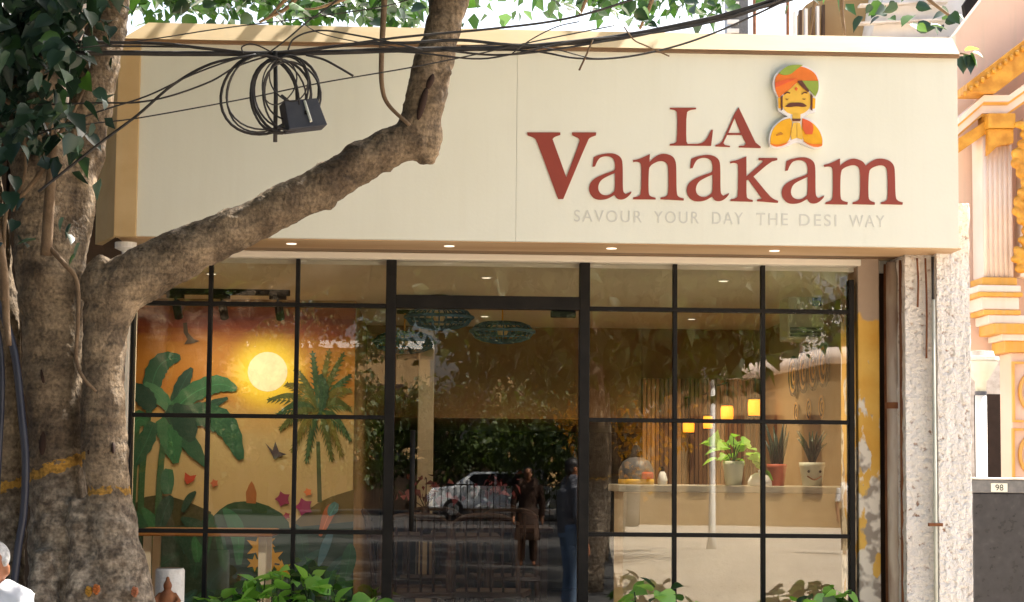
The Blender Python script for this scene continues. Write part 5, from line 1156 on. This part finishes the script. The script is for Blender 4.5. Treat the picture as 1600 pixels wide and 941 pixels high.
# gold eave, carved underside in short coffers, stepping up to the right
ev = [(1494, 143), (1600, 62), (1760, -60), (1760, 0), (1600, 110), (1541, 155), (1494, 155)]
slab('eave', ev, NY + .1, .35, 'gold')
for i in range(12):
    a, b_ = P(1504 + i * 9, 146 - i * 7.0, NY - .26), P(1512 + i * 9, 146 - i * 7.0, NY - .26)
    MB().ball(((a.x + b_.x) / 2, NY - .26, a.z), (.022, .03, .028), 8, 6).build('carved_boss', 'gold', tem, True)
def band(y0, y1, m, Yb, th):
    slab('moulding', [(1485, y0 + 34), (1524, y0), (1562, y0), (1600, y0 - 27), (1760, y0 - 140), (1760, y1 - 140), (1600, y1 - 27), (1562, y1), (1524, y1), (1485, y1 + 34)], Yb, th, m)
band(158, 168, 'peachpale', NY + .14, .28); band(168, 172, 'goldflat', NY + .14, .25); band(172, 184, 'peachpale', NY + .14, .22); band(184, 188, 'goldflat', NY + .14, .19)
# capital in steps, column with flutes
slab('capital', [(1528, 188), (1569, 188), (1569, 210), (1528, 210)], NY + .1, .34, 'gold')
slab('capital', [(1486, 224), (1529, 196), (1529, 216), (1486, 246)], NY + .14, .26, 'gold')
slab('capital', [(1530, 211), (1568, 211), (1568, 232), (1545, 236), (1530, 250)], NY + .1, .3, 'gold')
cxa, cxb = P(1532, 340, NY).x, P(1578, 340, NY).x
zc0, zc1 = P(1550, 436, NY).z, P(1550, 212, NY).z
MB().box((cxa, NY - .08, zc0), (cxb, NY + .25, zc1)).build('column_shaft', 'peachpale', tem)
for i in range(6):
    x_ = cxa + (cxb - cxa) * (i + .5) / 6; MB().tube([(x_, NY - .08, zc0), (x_, NY - .08, zc1)], (cxb - cxa) / 15, 8).build('flute', 'peachpale', tem, True)
def blk(x0, x1, y0, y1, m, d=0.0, name='moulding', bev=.01):
    a, b_ = P(x0, y1, NY), P(x1, y0, NY)
    return MB().box((a.x, NY - .12 - d, a.z), (b_.x, NY + .25, b_.z)).build(name, m, tem, bevel=bev)
blk(1528, 1582, 436, 448, 'goldflat', .02); blk(1520, 1586, 449, 459, 'peachpale', .06); blk(1518, 1588, 460, 466, 'goldflat', .08); blk(1526, 1584, 467, 486, 'peachpale', .04, 'pedestal'); blk(1528, 1586, 487, 494, 'goldflat', .06)
blk(1536, 1592, 495, 508, 'peachpale', .05); blk(1542, 1640, 509, 524, 'goldflat', .09); blk(1556, 1640, 525, 534, 'peachpale', .06); blk(1562, 1640, 535, 552, 'goldflat', .03)
# gate pilaster with framed oval panels
blk(1577, 1640, 553, 760, 'peach', -.02, 'pilaster')
for ya, yb in ((566, 660), (670, 752)):
    a, b_ = P(1581, yb, NY - .1), P(1636, ya, NY - .1)
    for q0, q1 in (((a.x, a.z), (a.x + .02, b_.z)), ((b_.x - .02, a.z), (b_.x, b_.z))): MB().box((q0[0], NY - .14, q0[1]), (q1[0], NY - .101, q1[1])).build('panel_frame', 'goldflat', tem)
    for zz in (a.z, b_.z - .02): MB().box((a.x + .021, NY - .14, zz), (b_.x - .021, NY - .101, zz + .02)).build('panel_frame', 'goldflat', tem)
    c_ = (a + b_) / 2; MB().tube([(c_.x + .088 * math.cos(2 * math.pi * i / 28), NY - .115, c_.z + .15 * math.sin(2 * math.pi * i / 28)) for i in range(29)], .018, 8, False).build('oval_moulding', 'goldflat', tem, True)
    MB().ball((c_.x, NY - .1, c_.z), (.05, .03, .10), 12, 8).build('oval_boss', 'gold', tem, True)
# gilded carving hanging down the edge
cv = MB()
for i in range(46):
    f_ = i / 45; yy = 195 + 225 * f_; xx = 1594 + 8 * math.sin(f_ * 19) + (i % 3) * 7
    c_ = P(xx, yy, NY - .25); cv.ball(c_, (random.uniform(.03, .06), .05, random.uniform(.03, .055)), 10, 7)
remesh_body(cv.build('gilded_carving', 'gold', tem), .012, 1)
slab('carving_backing', [(1590, 190), (1660, 150), (1660, 436), (1584, 436)], NY + .1, .2, 'peachpale')
# shadowed gateway, its unlit depth put in as a near-black sheet
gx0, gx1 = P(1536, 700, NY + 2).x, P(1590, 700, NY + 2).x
gw = MB().box((gx0, NY + 2, 0), (gx1 + 1.2, NY + 2.3, P(1560, 616, NY + 2).z)).build('gateway_shade', flat('gateway_dark', (.02, .014, .012), .9))
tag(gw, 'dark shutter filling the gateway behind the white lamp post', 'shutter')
# pale building seen between pier and column
pb_ = thing('pale_building', 'pale weathered building glimpsed behind the lamp post', 'building', (P(1540, 700, 14).x, 14, 0))
MB().box((P(1200, 700, 14).x, 14, 0), (P(1640, 700, 14).x, 18, P(1540, 300, 14).z)).build('wall', 'whitewash', pb_)
MB().box((P(1500, 270, 14).x, 13.6, P(1540, 348, 14).z), (P(1534, 270, 14).x, 13.99, P(1540, 336, 14).z)).build('ledge', 'white', pb_)
MB().box((P(1523, 270, 14).x, 13.9, P(1540, 430, 14).z), (P(1533, 270, 14).x, 13.99, P(1540, 350, 14).z)).build('window', 'gap', pb_)
MB().box((P(1500, 270, 14).x, 13.6, P(1540, 396, 14).z), (P(1560, 270, 14).x, 13.99, P(1540, 386, 14).z)).build('ledge', 'white', pb_)
# lamp post
LYp = 5.0; q = P(1534, 745, LYp); kl = 1 / ppm(LYp)
lp = thing('lamp_post', 'white round lamp post with wide flared shade beside the gateway', 'lamp post', (q.x, LYp, 0))
MB().lathe([(9.5 * kl, 0), (9 * kl, P(1534, 618, LYp).z)], (q.x, LYp, 0), 18).build('pole', 'white', lp, True)
zz = P(1534, 618, LYp).z
MB().lathe([(9.5 * kl, 0), (9.5 * kl, .03)], (q.x, LYp, zz), 18).build('collar', 'boxgrey', lp)
MB().lathe([(8 * kl, .03), (9 * kl, .11), (13 * kl, .13), (27 * kl, .25), (27 * kl, .27)], (q.x, LYp, zz), 20).build('shade', 'potwhite', lp, True)
MB().lathe([(29 * kl, .271), (29 * kl, .30), (22 * kl, .305), (20 * kl, .345), (8 * kl, .35)], (q.x, LYp, zz), 20).build('cap', 'whitewash', lp)
# parked car roof behind the gate pillar
# granite gate pillar with number plate
GY = 1.2; a, b_ = P(1519, 941, GY), P(1519, 746, GY)
gp = thing('gate_pillar', 'polished black granite gate pillar with small number plate', 'pillar', (a.x + .4, GY, 0))
MB().box((a.x + .012, GY + .01, 0), (a.x + .9, GY + .5, b_.z - .09)).build('shaft', 'granite', gp, bevel=.006)
MB().box((a.x, GY, b_.z - .089), (a.x + .91, GY + .51, b_.z - .012)).build('coping', 'granitegrey', gp, bevel=.006)
MB().box((a.x - .01, GY - .01, b_.z - .0115), (a.x + .92, GY + .52, b_.z)).build('top_slab', 'whitewash', gp, bevel=.003)
n0 = P(1561, 762, GY)
MB().box((n0.x - .048, GY - .006, n0.z - .025), (n0.x + .048, GY - .001, n0.z + .025)).build('number_plate', 'acwhite', gp)
cu = bpy.data.curves.new('n', 'FONT'); cu.body = '98'; cu.size = .05; cu.align_x = 'CENTER'; ob = bpy.data.objects.new('n', cu); COL.objects.link(ob); bpy.context.view_layer.update()
me = bpy.data.meshes.new_from_object(ob.evaluated_get(bpy.context.evaluated_depsgraph_get())); bpy.data.objects.remove(ob)
for v in me.vertices: v.co = Vector((n0.x + v.co.x, GY - .0075, n0.z - .017 + v.co.y))
me.materials.clear(); link('plate_number', me, 'black', gp)

# buildings and pipes against the sky, top right
wbld = thing('white_building', 'pale grey-white building with sloping roof edge behind the sign', 'building', (P(1400, 0, 12).x, 12, 0))
poly_prism('wall', [(1300, 130), (1320, 20), (1350, -120), (1620, -120), (1500, 10), (1478, 70), (1478, 130)], 12.4, 2.0, 'white', wbld)
poly_prism('roof_edge', [(1476, 74), (1566, -14), (1580, -4), (1490, 84)], 10.3, .3, flat('grey_sheet', (.45, .45, .45)), wbld)
for ya in (10, 38, 66): poly_prism('ledge', [(1340, ya), (1478, ya - 6), (1478, ya - 3), (1340, ya + 3)], 10.38, .12, 'whitewash', wbld)
poly_prism('bracket', [(1502, 10), (1548, -60), (1556, -55), (1512, 34), (1506, 36)], 9.9, .1, 'black', wbld)
bb = thing('balcony_block', 'brown shaded balcony block with slats rising above the sign', 'building', (P(1280, 0, 11).x, 11, 0))
poly_prism('wall', [(1245, 120), (1245, 25), (1275, 5), (1345, 5), (1352, 120)], 11.5, .5, 'brownlight', bb)
for i in range(6): poly_prism('slat', [(1238 + i * 9, 120), (1238 + i * 9, 20 - i * 2), (1242 + i * 9, 20 - i * 2), (1242 + i * 9, 120)], 10.9, .08, ['white', 'gap'][i % 2], bb)
for i, px in enumerate((1179, 1231)):
    p_ = P(px, 60, 9.5); o = MB().tube([(p_.x, 9.5, 3.0), (p_.x, 9.5, 7.5)], .018, 8).build('roof_pipe', 'rustdark', smooth=True)
    tag(o, ['slim brown pole rising above the sign, farther from the balcony block', 'slim brown pole rising above the sign beside the balcony block'][i], 'pole')
gb = thing('grey_block', 'grey concrete stair block rising above the sign behind leaves', 'building', (P(1148, 0, 16).x, 16, 0))
poly_prism('wall', [(1132, 120), (1132, -60), (1158, -60), (1158, 120)], 16.5, .6, 'granitegrey', gb)
for i in range(4): poly_prism('window', [(1136, 4 + i * 14), (1154, 4 + i * 14), (1154, 10 + i * 14), (1136, 10 + i * 14)], 15.88, .05, 'white', gb)

# ================================================================== ACROSS THE STREET (seen mirrored in the glass)
def street_tree(x, y, h, r, label, m='leaf_far', n=70, per=60, name='shade_tree', lsz=.22, zc=None):
    t = thing(name, label, 'tree', (x, y, 0), 'trees across the street')
    mb = MB(); mb.tube(catmull([(x, y, 0), (x + .1, y, h * .25), (x - .1, y + .1, h * .55)], 5), [.26 - .012 * i for i in range(11)], 12)
    for i in range(6):
        a = 2 * math.pi * i / 6 + random.random(); mb.tube(catmull([(x - .05, y, h * .42), (x + r * .35 * math.cos(a), y + r * .35 * math.sin(a), h * .62), (x + r * .7 * math.cos(a), y + r * .7 * math.sin(a), h * .78)], 4), [.12 - .011 * j for j in range(9)], 8)
    mb.build('trunk', 'bark', t, True)
    cs = []
    while len(cs) < n:
        v = rng.uniform(-1, 1, 3)
        if .25 < (v ** 2).sum() < 1: cs.append(v * [r, r, h * .32] + [x, y, zc or h * .72])
    stuff(leaf_cloud('crown', clumps(cs, per, (.45, .45, .3)), lsz, m, t))
TS = [(2.1, -16, 8.0, 4.3, 'tall shade tree on the plaza, closest to the shop'), (-5.5, -15, 8.5, 4.4, 'tall shade tree on the plaza standing left of the entrance'), (3.0, -25, 9, 4.8, 'tall shade tree on the plaza, second from the shop'), (-7.5, -27, 9, 5, 'wide shade tree on the plaza beyond the left-hand one'),
      (3.9, -36, 9, 4.6, 'shade tree before the iron railing'), (-13, -38, 10, 6, 'wide shade tree left of the parked car'), (5.5, -58, 11, 5.5, 'tall tree behind the parked car'), (-6, -60, 11, 5.5, 'broad tree in the far row, next to the car'), (-17, -60, 12, 6.5, 'broad tree in the far row beyond the car'), (17, -62, 12, 6.5, 'broad tree in the far row behind the arched hall'), (28, -58, 12, 7, 'broad tree at the end of the far row')]
for x_, y_, h_, r_, lb_ in TS: street_tree(x_, y_, h_, r_, lb_, n=105, per=110, lsz=.24, zc=h_ * (.70 if y_ > -50 else .55))
for x_, y_, lb_ in ((-3.5, -58, 'low bushy tree in front of the boundary wall, beside the car'), (.8, -61, 'low bushy tree directly behind the parked car'), (-9, -57, 'low bushy tree in front of the boundary wall, away from the car'), (4.5, -52, 'low bushy tree at the end of the iron railing')):
    street_tree(x_, y_, 5.5, 2.7, lb_, n=60, per=90, lsz=.22, zc=2.9)
q = PR(962, 660, 40); street_tree(q.x, -40, 4.2, 1.5, 'small orange flowering tree beside the arched hall', 'leaf_orange', 26, 50, 'flowering_tree', .16, 2.9)
street_tree(PR(985, 500, 46).x, -46, 8.5, 2.6, 'slim yellow-green tree above the flowering one', 'leaf_mid', 40, 55)
# hall with arched gable
HY = 48
hall = thing('arched_hall', 'brown hall with pale arched gable across the street', 'building', (PR(1180, 740, HY).x, -HY - 3, 0))
def hz(px, py): p = PR(px, py, HY); return (p.x, p.z)
arc = [hz(x, y) for x, y in ((1000, 655), (1020, 625), (1045, 600), (1070, 588), (1110, 585), (1180, 583), (1290, 560), (1420, 560))]
vs = [(x, -HY, 0) for x, z in arc] + [(x, -HY, z) for x, z in arc]; n = len(arc)
mb = MB(); mb.add(vs + [(x, y - 5, z) for x, y, z in vs], [(i, i + 1, n + i + 1, n + i) for i in range(n - 1)] + [(2 * n + i, 3 * n + i, 3 * n + i + 1, 2 * n + i + 1) for i in range(n - 1)] + [(n + i, n + i + 1, 3 * n + i + 1, 3 * n + i) for i in range(n - 1)] + [(0, n, 3 * n, 2 * n), (n - 1, 2 * n + n - 1, 4 * n - 1, 2 * n - 1)])
mb.build('wall', 'brownlight', hall)
MB().tube([(x, -HY + .1, z + .1) for x, z in arc], .24, 8).build('gable_coping', 'peachpale', hall, True)
for px in (1040, 1090, 1150, 1210, 1270):
    a = hz(px - 14, 735)[0], hz(px + 14, 735)[0]; zt2 = hz(px, 650)[1]
    MB().box((a[0], -HY + .02, .9), (a[1], -HY + .06, zt2)).build('window', 'gap', hall)
a = hz(1090, 545); 
poly = MB(); poly.box((hz(1070, 540)[0], -HY - 1, hz(1080, 548)[1]), (hz(1150, 540)[0], -HY + 1.2, hz(1080, 530)[1])); poly.build('porch_roof', 'peachpale', hall)
# plaza lamp
q = PR(1112, 745, 30); zl = PR(1112, 600, 30).z
pl = thing('plaza_lamp', 'white plaza lamp post with pale square lantern across the street', 'lamp post', (q.x, -30, 0))
MB().lathe([(.11, 0), (.075, .3), (.055, zl)], (q.x, -30, 0), 14).build('pole', 'white', pl, True)
MB().lathe([(.07, 0), (.17, .10), (.2, .42), (.1, .5), (.02, .58)], (q.x, -30, zl), 8).build('lantern', 'shirt', pl)
# parked car and railing
def car(xc, yc, label):
    t = thing('parked_car', label, 'car', (xc, yc, 0))
    prof = [(-2.15, .35), (-2.2, .75), (-2.05, .98), (-1.35, 1.06), (-.75, 1.52), (.95, 1.56), (1.65, 1.12), (2.1, 1.02), (2.2, .7), (2.15, .35)]
    mb = MB(); n_ = len(prof)
    ring = lambda y, s: [(xc + x * (1 - .04 * s * (z > 1.1)), yc + y * (1 - .14 * s * (z > 1.1)), z) for x, z in prof]
    a, b_ = ring(-.85, 1), ring(.85, 1); mb.add(a + b_, [tuple(range(n_)), tuple(reversed(range(n_, 2 * n_)))] + [(i, n_ + i, n_ + (i + 1) % n_, (i + 1) % n_) for i in range(n_)])
    mb.build('body', 'carwhite', t, bevel=.05)
    for s in (-1, 1):
        for w0 in ([(-1.18, 1.09), (-.72, 1.44), (-.05, 1.47), (-.05, 1.09)], [(.03, 1.09), (.03, 1.47), (.85, 1.47), (1.4, 1.12)]):
            y0 = s * .80; vs = [(xc + x * .97, yc + (y0 if z < 1.2 else s * .757), z) for x, z in w0]; vo = [(x, y + s * .012, z) for x, y, z in vs]
            MB().add(vs + vo, [(0, 1, 2, 3), (7, 6, 5, 4)] + [(i, (i + 1) % 4, 4 + (i + 1) % 4, 4 + i) for i in range(4)]).build('window', 'carglass', t)
        for wx_ in (-1.35, 1.35):
            m_ = MB().tube([(xc + wx_, yc + s * .62, .33), (xc + wx_, yc + s * .87, .33)], .33, 24).build('wheel', 'tyre', t)
            MB().tube([(xc + wx_, yc + s * .86, .33), (xc + wx_, yc + s * .885, .33)], .2, 16).build('rim', 'rim', m_)
        MB().box((xc - 2.17, yc + s * .75 - .14, .72), (xc - 2.06, yc + s * .75 + .02, .88)).build('headlight', 'led' if 0 else 'acwhite', t)
        MB().box((xc - .03, yc + s * .852, .84), (xc + .14, yc + s * .875, .88)).build('handle', 'rim', t)
car(PR(772, 740, 54).x, -54, 'white parked hatchback behind the railing across the street')
car(PR(1400, 740, 60).x + 3, -58, 'white parked hatchback beside the arched hall')
rl = thing('iron_railing', 'black iron railing in front of the parked car', 'railing', (PR(760, 740, 42).x, -42, 0))
ra, rb = PR(640, 740, 42).x, PR(900, 740, 42).x
for zz in (.25, 1.2): MB().tube([(ra, -42, zz), (rb, -42, zz)], .02, 6).build('rail', 'black', rl)
for i in range(27):
    x_ = ra + (rb - ra) * i / 26; MB().tube([(x_, -42, 0), (x_, -42, 1.3)], .011, 6).build('bar', 'black', rl)
bw = thing('screen_wall', 'long dark boundary wall closing the plaza behind the far trees', 'wall', (-18, -66, 0))  # added wall, keeps the bright far ground out of the reflection
MB().box((-45, -66.3, 0), (4, -66, 1.9)).build('wall', 'darkwall', bw)
MB().box((-45.1, -66.4, 1.902), (4.1, -65.9, 2.0)).build('coping', 'granitegrey', bw)
for i, (x_, w_, h_, m_) in enumerate(((-26, 16, 9, 'whitewash'), (-7, 14, 7, 'brownlight'), (9, 12, 9, 'brownlight'), (26, 18, 9, 'whitewash'))):
    t = thing('far_building', ['pale block at the end of the far row', 'low brown block behind the broad tree', 'tall brown block behind the car', 'pale block behind the arched hall'][i] + ' across the street', 'building', (x_, -78, 0), 'far buildings across the street')
    MB().box((x_ - w_ / 2, -86, 0), (x_ + w_ / 2, -78, h_)).build('wall', m_, t)
    MB().box((x_ - w_ / 2 - .2, -86.2, h_ + .002), (x_ + w_ / 2 + .2, -77.8, h_ + .35)).build('parapet', 'white', t)
    for a in range(int(w_ // 2.6)):
        for f_ in range(int(h_ // 3)):
            xx = x_ - w_ / 2 + 1.2 + a * 2.6; o = MB().box((xx, -78.02 + .0, f_ * 3 + 1), (xx + 1.2, -77.96, f_ * 3 + 2.4)).build('window', 'carglass', t)
